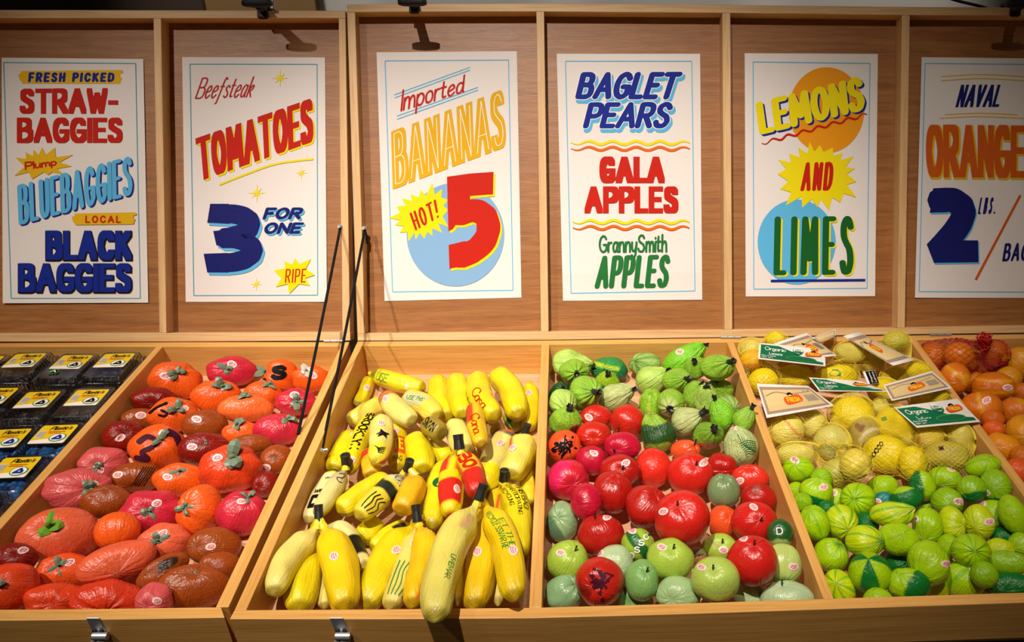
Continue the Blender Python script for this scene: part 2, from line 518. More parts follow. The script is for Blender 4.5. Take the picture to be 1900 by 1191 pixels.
def cells(pl, x0, y0, dx, dy):
    """cut a polygon along the sheet's grid so that print follows the bend of the paper"""
    def half(p, ax, c, sg):
        o = []
        for i in range(len(p)):
            a, b = p[i], p[(i + 1) % len(p)]
            da, db = sg * (a[ax] - c), sg * (b[ax] - c)
            if da >= 0:
                o.append(a)
            if da * db < 0:
                t = da / (da - db)
                o.append((a[0] + (b[0] - a[0]) * t, a[1] + (b[1] - a[1]) * t))
        return o
    xs, ys = [p[0] for p in pl], [p[1] for p in pl]
    i0, i1 = int((min(xs) - x0) // dx), int((max(xs) - x0) // dx)
    j0, j1 = int((min(ys) - y0) // dy), int((max(ys) - y0) // dy)
    if i0 == i1 and j0 == j1:
        return [list(pl)]
    out = []
    for i in range(i0, i1 + 1):
        q = half(half(list(pl), 0, x0 + i * dx, 1), 0, x0 + (i + 1) * dx, -1) if i1 > i0 else list(pl)
        if len(q) < 3:
            continue
        for j in range(j0, j1 + 1):
            r = half(half(q, 1, y0 + j * dy, 1), 1, y0 + (j + 1) * dy, -1) if j1 > j0 else q
            if len(r) > 2:
                out.append(r)
    return out

def frame4(tl, tr, br, bl, w):
    return line(tl, tr, w) + line(tr, br, w) + line(br, bl, w) + line(bl, tl, w)

def spark(c, r, w):
    o = []
    for i, (dx, dy, s) in enumerate(((0, 1, 1), (1, 0, .9), (.7, .7, .75), (.7, -.7, .75))):
        o += [[(c[0] - dx * r * s, c[1] - dy * r * s), (c[0] + dy * w, c[1] - dx * w), (c[0] + dx * r * s, c[1] + dy * r * s), (c[0] - dy * w, c[1] + dx * w)]]
    return o

def wavy(a, b, amp, n, w):
    a, b = np.asarray(a, float), np.asarray(b, float)
    d = b - a
    nn = np.array([-d[1], d[0]]) / np.linalg.norm(d)
    P = [a + d * t + nn * amp * math.sin(t * n * 2 * math.pi) for t in np.linspace(0, 1, n * 10 + 1)]
    br = brush('round', w, w)
    return [hull(np.vstack([P[i] + br * min(1, 4 * i / len(P) + .35, 4 * (1 - i / len(P)) + .35), P[i + 1] + br * min(1, 4 * i / len(P) + .35, 4 * (1 - i / len(P)) + .35)])) for i in range(len(P) - 1)]

INK = {}
def ink(name, *c):
    INK[name] = mat('ink_' + name, srgb(*c), 0.6, **{'Specular IOR Level': 0.12})
ink('navy', 24, 28, 102); ink('blue', 20, 40, 140); ink('red', 192, 32, 16); ink('gold', 226, 178, 24); ink('yellow', 236, 216, 12)
ink('sky', 92, 178, 224); ink('soft_blue', 130, 172, 212); ink('teal', 70, 160, 182); ink('green', 34, 112, 52); ink('dark_green', 22, 92, 38)
ink('orange', 222, 104, 24); ink('amber', 232, 150, 20); ink('white', 240, 234, 226); ink('black', 14, 12, 14); ink('rust', 206, 92, 26)
ink('crimson', 186, 34, 30); ink('mustard', 220, 168, 20); ink('pink', 222, 130, 142); ink('lime_print', 60, 140, 60); ink('maroon', 70, 20, 40)
M_PAPER = mat('poster_paper', srgb(230, 222, 218), 0.65, **{'Specular IOR Level': 0.2})

def poster(label, lid_corners, origin, scale, prints, curl):
    """a paper sheet pinned on a lid panel; prints: [(ink, polygons in sheet view units)]; later entries lie on top"""
    C = np.asarray(lid_corners, float)
    def to_px(u, v):
        return origin[0] + u / scale, origin[1] + v / scale
    x0, y0 = C[:, 0].min(), C[:, 1].min()
    w, h = C[:, 0].max() - x0, C[:, 1].max() - y0
    NX, NY = 10, 18
    G = np.array([[0.0012 + curl(i / NX, j / NY) for j in range(NY + 1)] for i in range(NX + 1)])
    def lift(px, py):                                  # the sheet is flat within each cell of its grid
        a, b = min(max((px - x0) / w, 0), .9999) * NX, min(max((py - y0) / h, 0), .9999) * NY
        i, j = int(a), int(b)
        a, b = a - i, b - j
        return (G[i, j] * (1 - a) + G[i + 1, j] * a) * (1 - b) + (G[i, j + 1] * (1 - a) + G[i + 1, j + 1] * a) * b
    V, F, MI = [], [], []
    mats = [M_PAPER]
    for j in range(NY + 1):
        for i in range(NX + 1):
            s, t = i / NX, j / NY
            p = (C[0] * (1 - s) + C[1] * s) * (1 - t) + (C[3] * (1 - s) + C[2] * s) * t
            V.append(on_lid(p[0], p[1], 0.038 - lift(*p)))
    for j in range(NY):
        for i in range(NX):
            a = j * (NX + 1) + i
            F.append((a, a + 1, a + NX + 2, a + NX + 1))
            MI.append(0)
    n0 = len(V)
    for k in range(n0):                               # the back of the sheet
        V.append(V[k] - LN * 0.00025)
    F += [tuple(i + n0 for i in f[::-1]) for f in F]
    MI += [0] * (len(F) - len(MI))
    for layer, (nm, polys) in enumerate(prints):
        m = INK[nm]
        if m not in mats:
            mats.append(m)
        mi = mats.index(m)
        for k, pl in enumerate(polys):
            for ps in cells([to_px(*p) for p in pl], x0, y0, w / NX, h / NY):
                o = len(V)
                for p in ps:
                    V.append(on_lid(p[0], p[1], 0.038 - lift(*p) - 0.00055 - layer * 0.00016 - (k % 23) * 0.000007))
                idx = list(range(o, o + len(ps)))
                area = sum(ps[i][0] * ps[(i + 1) % len(ps)][1] - ps[(i + 1) % len(ps)][0] * ps[i][1] for i in range(len(ps)))
                F.append(idx if area > 0 else idx[::-1])
                MI.append(mi)
    return mesh_obj('poster', V, F, mats, mi=MI, label=label, cat='poster', group='painted produce posters on the lids')

flat = lambda s, t: 0.0
def slab(pts):
    return [pts]
def dashes(tl, tr, br, bl, n=4):
    """dry-brush bar: a few overlapping rough strokes"""
    o = []
    tl, tr, br, bl = (np.asarray(p, float) for p in (tl, tr, br, bl))
    for i in range(n):
        t = (i + .5) / n
        a = tl + (bl - tl) * t
        b = tr + (br - tr) * t
        e = (b - a) / np.linalg.norm(b - a)
        h = np.linalg.norm(bl - tl) / n * 1.25
        s0 = (12, 0, 5, 14)[i % 4]
        s1 = (8, 0, 12, 4)[(i + 1) % 4]
        o += stroke([a + e * s0, b - e * s1], h, False)
    return o

# strawberries, blueberries, blackberries
Q1 = lambda x0, y0, x1, y1: [(x0, y0), (x1, y0), (x1, y1), (x0, y1)]
bb = [(80, 618), (622, 478), (625, 662), (88, 806)]
poster('white poster lettered STRAW-BAGGIES, BLUEBAGGIES and BLACK BAGGIES', [(3, 107), (266, 109.5), (275, 561.5), (5, 562.5)], (0, 100), 2.5357, [
    ('teal', frame4((17, 40), (638, 45), (660, 1150), (52, 1150), 4)),
    ('gold', dashes((92, 82), (572, 76), (566, 140), (96, 138))),
    ('blue', write('FRESH PICKED', [(131, 86), (541, 88), (541, 132), (131, 134)], .28, .24, gap=.14, shear=.1)),
    ('red', write('STRAW-', [(92, 164), (555, 160), (555, 281), (92, 281)], .20, .17, 'flat', gap=.02)),
    ('red', write('BAGGIES', Q1(79, 300, 578, 418), .20, .17, 'flat', gap=.025)),
    ('gold', burst((200, 525), [(72, 487), (123, 493), (120, 462), (155, 480), (158, 450), (180, 476), (198, 440), (215, 475), (258, 440), (262, 486), (345, 474), (280, 510), (338, 528), (270, 540), (300, 566), (245, 556), (225, 570), (205, 556), (150, 590), (135, 556), (66, 574), (115, 530)], .78)),
    ('red', write('Plump', [(115, 508), (265, 490), (270, 535), (118, 560)], .17, low=.22)),
    ('blue', write('BLUEBAGGIES', bb, .115, .10, shift=(6, 5), gap=.01)),
    ('sky', write('BLUEBAGGIES', bb, .115, .10, gap=.01)),
    ('gold', dashes((346, 752), (634, 746), (630, 800), (344, 804))),
    ('red', write('LOCAL', Q1(401, 760, 569, 796), .22, gap=.22)),
    ('black', write('BLACK', Q1(214, 832, 620, 970), .20, .17, 'flat', gap=.03, grow=.04, shift=(1, 2))),
    ('blue', write('BLACK', Q1(216, 832, 618, 968), .20, .17, 'flat', gap=.03)),
    ('black', write('BAGGIES', Q1(85, 986, 620, 1122), .185, .165, 'flat', gap=.025, grow=.04, shift=(1, 2))),
    ('blue', write('BAGGIES', Q1(86, 985, 618, 1120), .185, .165, 'flat', gap=.025)),
], lambda s, t: 0.005 * max(0, t - .75) * 4 * (1 - .5 * s) + 0.001 * math.sin(t * 5) + .001)

# tomatoes
tm = [(82, 398), (636, 206), (640, 412), (100, 600)]
big3 = lambda dx, dy: [[(152 + dx, 705 + dy), (240 + dx, 705 + dy), (245 + dx, 800 + dy), (138 + dx, 794 + dy)]] + \
    stroke([(190 + dx, 752 + dy), (260 + dx, 753 + dy), (322 + dx, 770 + dy), (342 + dx, 800 + dy), (322 + dx, 836 + dy), (262 + dx, 858 + dy), (222 + dx, 864 + dy)], 92) + \
    stroke([(222 + dx, 870 + dy), (280 + dx, 872 + dy), (336 + dx, 894 + dy), (354 + dx, 928 + dy), (324 + dx, 962 + dy), (262 + dx, 980 + dy), (188 + dx, 984 + dy)], 92) + \
    [[(166 + dx, 833 + dy), (250 + dx, 826 + dy), (260 + dx, 905 + dy), (181 + dx, 900 + dy)], [(121 + dx, 940 + dy), (235 + dx, 936 + dy), (240 + dx, 1029 + dy), (138 + dx, 1028 + dy)]]
poster('white poster lettered Beefsteak TOMATOES with a big blue 3', [(338, 106), (603, 106.5), (606.5, 560), (344.6, 560)], (330, 100), 2.5357, [
    ('teal', frame4((57, 48), (655, 49), (658, 1135), (75, 1137), 4)),
    ('crimson', write('Beefsteak', [(88, 112), (380, 104), (368, 206), (78, 214)], .065, gap=.03, shear=.25, low=.02)),
    ('yellow', spark((481, 114), 46, 4) + spark((581, 560), 34, 3) + spark((372, 655), 48, 4) + spark((369, 1084), 34, 3)),
    ('yellow', write('TOMATOES', tm, .13, .14, 'flat', gap=-.004, shift=(7, 7))),
    ('red', write('TOMATOES', tm, .13, .14, 'flat', gap=-.004)),
    ('yellow', stroke([(198, 614), (330, 562), (450, 520), (560, 502), (634, 495)], 9)),
    ('sky', big3(9, 13)),
    ('navy', big3(0, 0)),
    ('sky', write('FOR', [(398, 722), (598, 722), (592, 778), (396, 780)], .30, .24, shear=.3, gap=.02, shift=(6, 7)) + write('ONE', [(400, 792), (596, 792), (590, 846), (398, 848)], .30, .24, shear=.3, gap=.02, shift=(6, 7))),
    ('navy', write('FOR', [(398, 722), (598, 722), (592, 778), (396, 780)], .30, .24, shear=.3, gap=.02) + write('ONE', [(400, 792), (596, 792), (590, 846), (398, 848)], .30, .24, shear=.3, gap=.02)),
    ('yellow', burst((548, 1045), [(452, 1019), (505, 1008), (500, 975), (538, 990), (552, 960), (570, 988), (626, 964), (602, 1010), (645, 1040), (600, 1055), (620, 1090), (570, 1082), (524, 1128), (515, 1082), (460, 1096), (487, 1055)], .86)),
    ('red', write('RIPE', [(503, 1012), (606, 1010), (606, 1076), (503, 1078)], .10, gap=.1, shear=.08)),
], lambda s, t: 0.0035 * math.exp(-((t - .75) / .12) ** 2) * (1 - s) + 0.003 * max(0, s - .85) * 6 * t)

# bananas
def five(dx, dy):
    o = [[(353 + dx, 603 + dy), (460 + dx, 588 + dy), (572 + dx, 580 + dy), (570 + dx, 686 + dy), (460 + dx, 694 + dy), (356 + dx, 700 + dy)],
         [(355 + dx, 690 + dy), (462 + dx, 690 + dy), (462 + dx, 740 + dy), (380 + dx, 850 + dy), (360 + dx, 860 + dy)]]
    o += stroke([(414 + dx, 778 + dy), (470 + dx, 762 + dy), (524 + dx, 778 + dy), (548 + dx, 826 + dy), (538 + dx, 890 + dy), (490 + dx, 945 + dy), (420 + dx, 978 + dy)], 112)
    o += [[(361 + dx, 924 + dy), (440 + dx, 905 + dy), (450 + dx, 1020 + dy), (365 + dx, 1036 + dy)]]
    return o
bn = [(90, 392), (622, 190), (634, 462), (98, 662)]
poster('white poster lettered Imported BANANAS with a big red 5', [(698.7, 97), (959, 95), (967.5, 552), (713.7, 558.5)], (690, 90), 2.5357, [
    ('sky', frame4((62, 58), (643, 54), (664, 1137), (97, 1145), 4)),
    ('sky', line((105, 218), (462, 88), 4) + line((106, 232), (462, 101), 4) + line((117, 318), (500, 182), 4) + line((118, 333), (500, 195), 4)),
    ('crimson', write('Imported', [(130, 196), (440, 120), (446, 206), (133, 300)], .10, gap=.02, shear=.15, low=.02)),
    ('mustard', write('BANANAS', bn, .122, .11, 'flat', gap=-.005)),
    ('white', write('BANANAS', [(102, 400), (612, 208), (622, 448), (110, 640)], .014, gap=.115)),
    ('soft_blue', disc((393, 875), 230, 244, 56)),
    ('yellow', burst((238, 780), [(80, 797), (133, 772), (116, 744), (160, 738), (140, 705), (190, 716), (180, 685), (222, 700), (228, 662), (254, 694), (284, 632), (296, 688), (330, 660), (326, 700), (358, 712), (336, 740), (358, 760), (332, 790), (360, 838), (312, 822), (330, 866), (284, 846), (285, 882), (262, 862), (246, 895), (226, 866), (206, 900), (200, 866), (172, 908), (168, 862), (130, 866), (150, 836), (108, 830), (135, 808)], .86)),
    ('red', write('HOT!', [(176, 775), (300, 708), (318, 795), (205, 858)], .13, .11, gap=.09)),
    ('yellow', five(8, 10)),
    ('red', five(0, 0)),
], lambda s, t: 0.003 * max(0, .12 - s) * 8 * t)

# pears and apples
bg1 = [(96, 98), (604, 96), (586, 228), (92, 226)]
bg2 = [(134, 240), (566, 238), (556, 364), (128, 364)]
def wav4(y1, y2, x0, x1):
    return wavy((x0, y1), (x1, y1 + 1), 8, 5, 13), wavy((x0, y2), (x1, y2 + 1), 8, 5, 13)
wa, wb = wav4(430, 458, 76, 632)
wc, wd = wav4(802, 830, 84, 630)
poster('white poster lettered BAGLET PEARS, GALA APPLES and Granny Smith APPLES', [(1033, 99.7), (1299, 99.7), (1303, 556), (1044.6, 558)], (1030, 95), 2.5357, [
    ('sky', frame4((49, 47), (643, 47), (658, 1128), (75, 1139), 4)),
    ('sky', write('BAGLET', bg1, .22, .19, shear=.2, gap=-.01, shift=(8, 15), grow=.08) + write('PEARS', bg2, .22, .19, shear=.2, gap=-.01, shift=(8, 15), grow=.08)),
    ('white', write('BAGLET', bg1, .22, .19, shear=.2, gap=-.01, grow=.06) + write('PEARS', bg2, .22, .19, shear=.2, gap=-.01, grow=.06)),
    ('blue', write('BAGLET', bg1, .22, .19, shear=.2, gap=-.01) + write('PEARS', bg2, .22, .19, shear=.2, gap=-.01)),
    ('yellow', wa), ('orange', wb),
    ('red', write('GALA', Q1(208, 496, 516, 620), .24, .20, 'flat', gap=.0)),
    ('red', write('APPLES', Q1(138, 636, 582, 762), .215, .185, 'flat', gap=.01)),
    ('yellow', wc), ('orange', wd),
    ('green', write('GrannySmith', [(206, 866), (530, 858), (528, 948), (204, 950)], .115, gap=-.01, low=.02)),
    ('green', write('APPLES', [(190, 962), (548, 956), (544, 1112), (184, 1116)], .155, .135, gap=.015, shear=.08)),
], lambda s, t: 0.002 * math.exp(-((t - .88) / .06) ** 2) + 0.001 * (1 + math.sin(t * 4)))

# lemons and limes
lm = [(66, 254), (572, 126), (588, 290), (88, 408)]
li = [(158, 790), (534, 788), (530, 1064), (152, 1068)]
poster('white poster lettered LEMONS AND LIMES over orange and blue discs', [(1381.7, 98.7), (1628.8, 100), (1623.6, 549.4), (1383.7, 550)], (1375, 90), 2.5357, [
    ('sky', frame4((57, 63), (607, 70), (593, 1128), (60, 1132), 4)),
    ('amber', disc((402, 290), 178, 202, 52)),
    ('blue', write('LEMONS', lm, .22, .17, gap=-.01, shift=(9, 8))),
    ('yellow', write('LEMONS', lm, .22, .17, gap=-.01)),
    ('red', wavy((98, 446), (592, 310), 8, 7, 10)),
    ('sky', disc((262, 910), 184, 200, 52)),
    ('yellow', burst((360, 598), [(172, 590), (212, 566), (175, 522), (235, 536), (226, 494), (276, 512), (270, 464), (312, 494), (322, 438), (346, 486), (370, 454), (388, 486), (432, 466), (434, 504), (478, 490), (466, 526), (530, 506), (492, 558), (536, 564), (498, 590), (543, 626), (498, 640), (542, 700), (482, 682), (468, 724), (428, 700), (415, 762), (376, 708), (358, 746), (334, 708), (288, 748), (284, 696), (210, 738), (236, 676), (184, 660), (222, 624)], .84)),
    ('red', write('AND', [(280, 535), (440, 533), (438, 668), (278, 672)], .14, .12, gap=.05, shear=.08)),
    ('yellow', write('LIMES', li, .11, .09, gap=.06, shift=(8, 6))),
    ('dark_green', write('LIMES', li, .11, .09, gap=.06)),
    ('blue', line((140, 1093), (585, 1089), 11)),
], flat)

# oranges
def two(dx, dy):
    o = [[(232 + dx, 657 + dy), (300 + dx, 654 + dy), (300 + dx, 770 + dy), (216 + dx, 772 + dy)]]
    o += stroke([(262 + dx, 712 + dy), (320 + dx, 712 + dy), (366 + dx, 740 + dy), (372 + dx, 790 + dy), (340 + dx, 850 + dy), (290 + dx, 910 + dy)], 116)
    o += [[(202 + dx, 920 + dy), (300 + dx, 816 + dy), (362 + dx, 902 + dy), (443 + dx, 902 + dy), (445 + dx, 1005 + dy), (236 + dx, 1008 + dy)]]
    return o
og = [(196, 358), (740, 362), (736, 608), (200, 606)]
poster('white poster lettered NAVAL ORANGES with a big blue 2', [(1710, 106), (1976, 109), (1960, 553), (1697.6, 552.4)], (1640, 90), 2.5346, [
    ('sky', line((194, 70), (836, 76), 4) + line((194, 70), (166, 1143), 4) + line((166, 1143), (796, 1146), 4) + line((836, 76), (796, 1146), 4)),
    ('gold', stroke([(272, 132), (450, 122), (640, 131), (750, 140)], 4) + stroke([(272, 151), (450, 141), (640, 150), (740, 158)], 4) + stroke([(288, 311), (450, 304), (628, 311)], 4) + stroke([(264, 328), (450, 320), (700, 330)], 4)),
    ('navy', write('NAVAL', [(348, 170), (568, 170), (556, 274), (336, 276)], .13, .12, 'flat', shear=.15, gap=.02)),
    ('gold', write('ORANGES', og, .112, .13, 'flat', gap=.0, shift=(5, 5), grow=.03)),
    ('rust', write('ORANGES', og, .112, .13, 'flat', gap=.0)),
    ('sky', two(5, 7)), ('navy', two(0, 0)),
    ('navy', write('LBS.', [(446, 700), (536, 700), (532, 776), (442, 778)], .10, gap=.12, shear=.12)),
    ('rust', line((642, 690), (433, 1086), 12)),
    ('navy', write('BAG', [(560, 916), (690, 912), (686, 996), (556, 1000)], .14, gap=.06, shear=.12)),
], lambda s, t: 0.004 * max(0, .14 - s) * 7 * (1 - .5 * t) + 0.001 * (1 + math.sin(3 * t)))

# ------------------------------------------------------------------ wrapped plastic fruit
def bag_material(name, rough, crinkle):
    """thin shiny bag plastic pulled over a form: colour from the tint attribute, pleats running to the pole, fine crinkles"""
    m = bpy.data.materials.new(name)
    m.use_nodes = True
    nt = m.node_tree
    N, L = nt.nodes, nt.links
    b = N['Principled BSDF']
    at = N.new('ShaderNodeAttribute')
    at.attribute_name = 'tint'
    L.new(at.outputs['Color'], b.inputs['Base Color'])
    b.inputs['Roughness'].default_value = rough
    b.inputs['Specular IOR Level'].default_value = 0.5
    tc = N.new('ShaderNodeTexCoord')
    sp = N.new('ShaderNodeSeparateXYZ')
    L.new(tc.outputs['Object'], sp.inputs[0])
    cb = N.new('ShaderNodeCombineXYZ')
    L.new(sp.outputs[0], cb.inputs[0])
    L.new(sp.outputs[1], cb.inputs[1])
    nm = N.new('ShaderNodeVectorMath')
    nm.operation = 'NORMALIZE'
    L.new(cb.outputs[0], nm.inputs[0])
    mx = N.new('ShaderNodeVectorMath')
    mx.operation = 'MULTIPLY_ADD'
    L.new(nm.outputs[0], mx.inputs[0])
    mx.inputs[1].default_value = (5.5, 5.5, 0)
    sc = N.new('ShaderNodeVectorMath')
    sc.operation = 'MULTIPLY'
    L.new(tc.outputs['Object'], sc.inputs[0])
    sc.inputs[1].default_value = (18, 18, 22)
    L.new(sc.outputs[0], mx.inputs[2])
    n1 = N.new('ShaderNodeTexNoise')
    n1.inputs['Scale'].default_value = 1.0
    n1.inputs['Detail'].default_value = 3
    n1.inputs['Distortion'].default_value = 0.4
    L.new(mx.outputs[0], n1.inputs['Vector'])
    n2 = N.new('ShaderNodeTexNoise')
    n2.inputs['Scale'].default_value = 95
    n2.inputs['Detail'].default_value = 4
    n2.inputs['Distortion'].default_value = 1.2
    L.new(tc.outputs['Object'], n2.inputs['Vector'])
    ad = N.new('ShaderNodeMath')
    ad.operation = 'MULTIPLY_ADD'
    L.new(n1.outputs[0], ad.inputs[0])
    ad.inputs[1].default_value = 1.6
    L.new(n2.outputs[0], ad.inputs[2])
    bp = N.new('ShaderNodeBump')
    bp.inputs['Strength'].default_value = crinkle
    bp.inputs['Distance'].default_value = 0.004
    L.new(ad.outputs[0], bp.inputs['Height'])
    L.new(bp.outputs[0], b.inputs['Normal'])
    return m

M_BAG = bag_material('bag_plastic', 0.33, 0.62)
M_FRUIT = {'tomato': bag_material('tomato_plastic', 0.27, 0.46), 'pear': bag_material('pear_plastic', 0.34, 0.75), 'apple': bag_material('apple_plastic', 0.27, 0.32),
           'lemon': bag_material('lemon_plastic', 0.36, 0.5), 'lime': bag_material('lime_plastic', 0.30, 0.45), 'orange': bag_material('orange_plastic', 0.33, 0.4),
           'banana': bag_material('banana_plastic', 0.36, 0.34)}
M_STICK = mat('sticker_paper', srgb(240, 216, 206), 0.35)
M_LEAF = mat('grey_green_plastic', srgb(112, 132, 108), 0.4)
M_LEAFG = mat('bright_green_plastic', srgb(104, 160, 36), 0.4)
M_LEAFK = mat('clear_grey_plastic', srgb(190, 186, 172), 0.3)

def view_axes(P):
    t = CAM - P
    t = t / np.linalg.norm(t)
    r = RM[:, 0] - t * np.dot(RM[:, 0], t)
    r /= np.linalg.norm(r)
    return np.stack([r, np.cross(t, r), t], axis=1)           # columns: picture right, picture up, towards the viewer

ODDS = np.random.default_rng(11)

def edge_line(p, q):
    a, b = on_z(*p), on_z(*q)
    return lambda y: a[0] + (b[0] - a[0]) * (y - a[1]) / (b[1] - a[1])
class Box:
    def __init__(s, l, r, front):
        s.l, s.r, s.front, s.back = edge_line(*l), edge_line(*r), front, -0.021
        s.solid = []                                          # (centre, inverse shape matrix) of what lies in it
        s.things = []
FY = on_z(700, 1130)[1]
B_BERRY = Box(((-57, 643), (-535, 1133)), ((290, 643), (-157, 1131)), FY)
B_TOM = Box(((302, 643), (-132, 1131)), ((632, 642.7), (400, 1126)), on_z(200, 1129)[1])
B_BAN = Box(((672.6, 641.5), (456.9, 1131.4)), ((1004.5, 639.4), (981.7, 1127)), FY)
B_APP = Box(((1019.2, 639.2), (1005, 1126.8)), ((1349, 635.2), (1527.9, 1110.5)), on_z(1260, 1119.5)[1])
B_LEM = Box(((1361.6, 635), (1547.2, 1110)), ((1688, 630.7), (2028, 1095)), on_z(1750, 1103)[1])
B_ORG = Box(((1700.5, 630.5), (2050, 1094)), ((2042, 626.4), (2497, 1080.7)), on_z(2200, 1090)[1])

def clash(box, c, Mi, tight=0.93):
    worst = 0.0
    for c2, M2 in box.solid:
        d = c - c2
        L = np.linalg.norm(d)
        if L > 0.26 or L < 1e-9:
            continue
        u = d / L
        need = tight * (1 / np.linalg.norm(Mi @ u) + 1 / np.linalg.norm(M2 @ u))
        if need > L:
            worst = max(worst, need - L)
    return worst

def settle(box, px, py, rx, ry, turn=0.0, deep=0.97, tight=0.93, top=0.11, low=None, walls=True):
    """lowest resting place on the sight line through the photo point that neither sinks into the bed nor into what already lies there"""
    best = None
    ct, st_ = math.cos(turn), math.sin(turn)
    z = BED + 0.012 if low is None else low
    while z < top:
        P = on_z(px, py, z)
        s = depth_of(P) / FOC
        A = view_axes(P)
        R2 = np.array([[ct, -st_, 0], [st_, ct, 0], [0, 0, 1.0]])
        ax = A @ R2
        rad = np.array([rx * s, ry * s, min(rx, ry) * s * deep])
        ext = np.sqrt(((ax * rad) ** 2).sum(axis=1))
        z += 0.003
        if P[2] - ext[2] * 1.05 < BED:
            continue
        if P[1] + ext[1] > box.back and P[2] - ext[2] * .3 < 0.0:
            continue
        if walls and P[2] - ext[2] * .6 < 0:
            P[0] = min(max(P[0], box.l(P[1]) + ext[0] * 1.04), box.r(P[1]) - ext[0] * 1.04)
            P[1] = max(P[1], box.front + ext[1] * 1.03)
        Mi = np.diag(1 / rad) @ ax.T
        w = clash(box, P, Mi, tight)
        if best is None or w < best[0] - 1e-4:
            best = (w, P, ax, rad, Mi, s)
        if w <= 0:
            break
    _, P, ax, rad, Mi, s = best
    box.solid.append((P, Mi))
    return P, ax, rad, s

class Form:
    """a wrapped form: unit sphere -> lobed ellipsoid. Local Z is the gathered pole."""
    def __init__(f, P, ax, rad, turn, pole, kind, lobes=0, amp=0.0, dimple=0.0, neck=0.0, pleat=0.02, lump=0.016, nub=0.0, scale=1.0, bumps=()):
        f.P, f.ax, f.rad = P, ax, rad * scale
        p = np.asarray(pole, float)
        p /= np.linalg.norm(p)
        h = np.array([1.0, 0, 0]) if abs(p[0]) < 0.8 else np.array([0, 1.0, 0])
        x = np.cross(h, p)
        x /= np.linalg.norm(x)
        f.Q = np.stack([x, np.cross(p, x), p], axis=1)         # local -> form axes
        f.k = (lobes, amp, dimple, neck, pleat, lump, nub)
        f.w = ODDS.normal(size=(6, 3)) * 2.6
        f.ph = ODDS.random(6) * 6.28
        f.kp = ODDS.integers(9, 15)
        f.seed = ODDS.random() * 6.28
        f.bumps = bumps
    def shape(f, d):
        """unit local directions -> local offsets (metres)"""
        lobes, amp, dimple, neck, pleat, lump, nub = f.k
        th = np.arccos(np.clip(d[:, 2], -1, 1))
        ph = np.arctan2(d[:, 1], d[:, 0])
        r = np.ones(len(d))
        if lobes:
            r += amp * np.cos(lobes * ph + f.seed + .5 * np.sin(2 * ph + f.seed)) * np.sin(th) ** 1.2
        r += pleat * np.cos(f.kp * ph + 1.5 * np.sin(3 * ph + f.seed)) * np.exp(-(th / .8) ** 2) * np.minimum(1, th / .15)
        r -= dimple * np.exp(-(th / .34) ** 2)
        r -= dimple * .4 * np.exp(-((math.pi - th) / .4) ** 2)
        if neck:
            r += neck * np.exp(-(th / .5) ** 2) - neck * .22 * np.exp(-((th - 1.15) / .45) ** 2)
        if nub:
            r += nub * (np.exp(-(th / .22) ** 2) + np.exp(-((math.pi - th) / .22) ** 2))
        for i in range(6):
            r += lump * .6 * np.sin(d @ f.w[i] + f.ph[i])
        for bx, by, bz, a, w in f.bumps:                         # swellings and pinches at picture directions
            bd = np.array([bx, by, bz]) / math.sqrt(bx * bx + by * by + bz * bz)
            r += a * np.exp(-(np.arccos(np.clip((d @ f.Q.T) @ bd, -1, 1)) / w) ** 2)
        v = (d * r[:, None]) @ f.Q.T * f.rad
        return v @ f.Q
    def mesh(f, tint_fn, nu=54, nv=32):
        th = np.linspace(0, math.pi, nv + 1)[1:-1]
        ph = np.linspace(0, 2 * math.pi, nu, endpoint=False)
        T, H = np.meshgrid(th, ph, indexing='ij')
        d = np.stack([np.sin(T) * np.cos(H), np.sin(T) * np.sin(H), np.cos(T)], axis=-1).reshape(-1, 3)
        d = np.vstack([[[0, 0, 1.0]], d, [[0, 0, -1.0]]])
        F = [(0, 1 + j, 1 + (j + 1) % nu) for j in range(nu)]
        for i in range(nv - 2):
            a = 1 + i * nu
            F += [(a + j, a + nu + j, a + nu + (j + 1) % nu, a + (j + 1) % nu) for j in range(nu)]
        a = 1 + (nv - 2) * nu
        F += [(a + j, len(d) - 1, a + (j + 1) % nu) for j in range(nu)]
        return f.shape(d), F, tint_fn(d, f)
    def local(f, ox, oy, lift=0.0):
        """point of the skin seen at picture offset (ox right, oy up, in units of the radii) -> local point and normal"""
        v = np.array([ox, oy])
        n = np.linalg.norm(v)
        if n > 0.97:
            v = v * 0.97 / n
        vv = np.array([v[0], v[1], math.sqrt(1 - v @ v)])
        d = vv @ f.Q
        e = 0.02
        a = np.cross(d, [0.3, 0.5, 0.8])
        a /= np.linalg.norm(a)
        b = np.cross(d, a)
        D = np.stack([d, d + e * a, d + e * b])
        D /= np.linalg.norm(D, axis=1)[:, None]
        p = f.shape(D)
        nr = np.cross(p[1] - p[0], p[2] - p[0])
        nr /= np.linalg.norm(nr)
        if nr @ p[0] < 0:
            nr = -nr
        return p[0] + nr * lift, nr

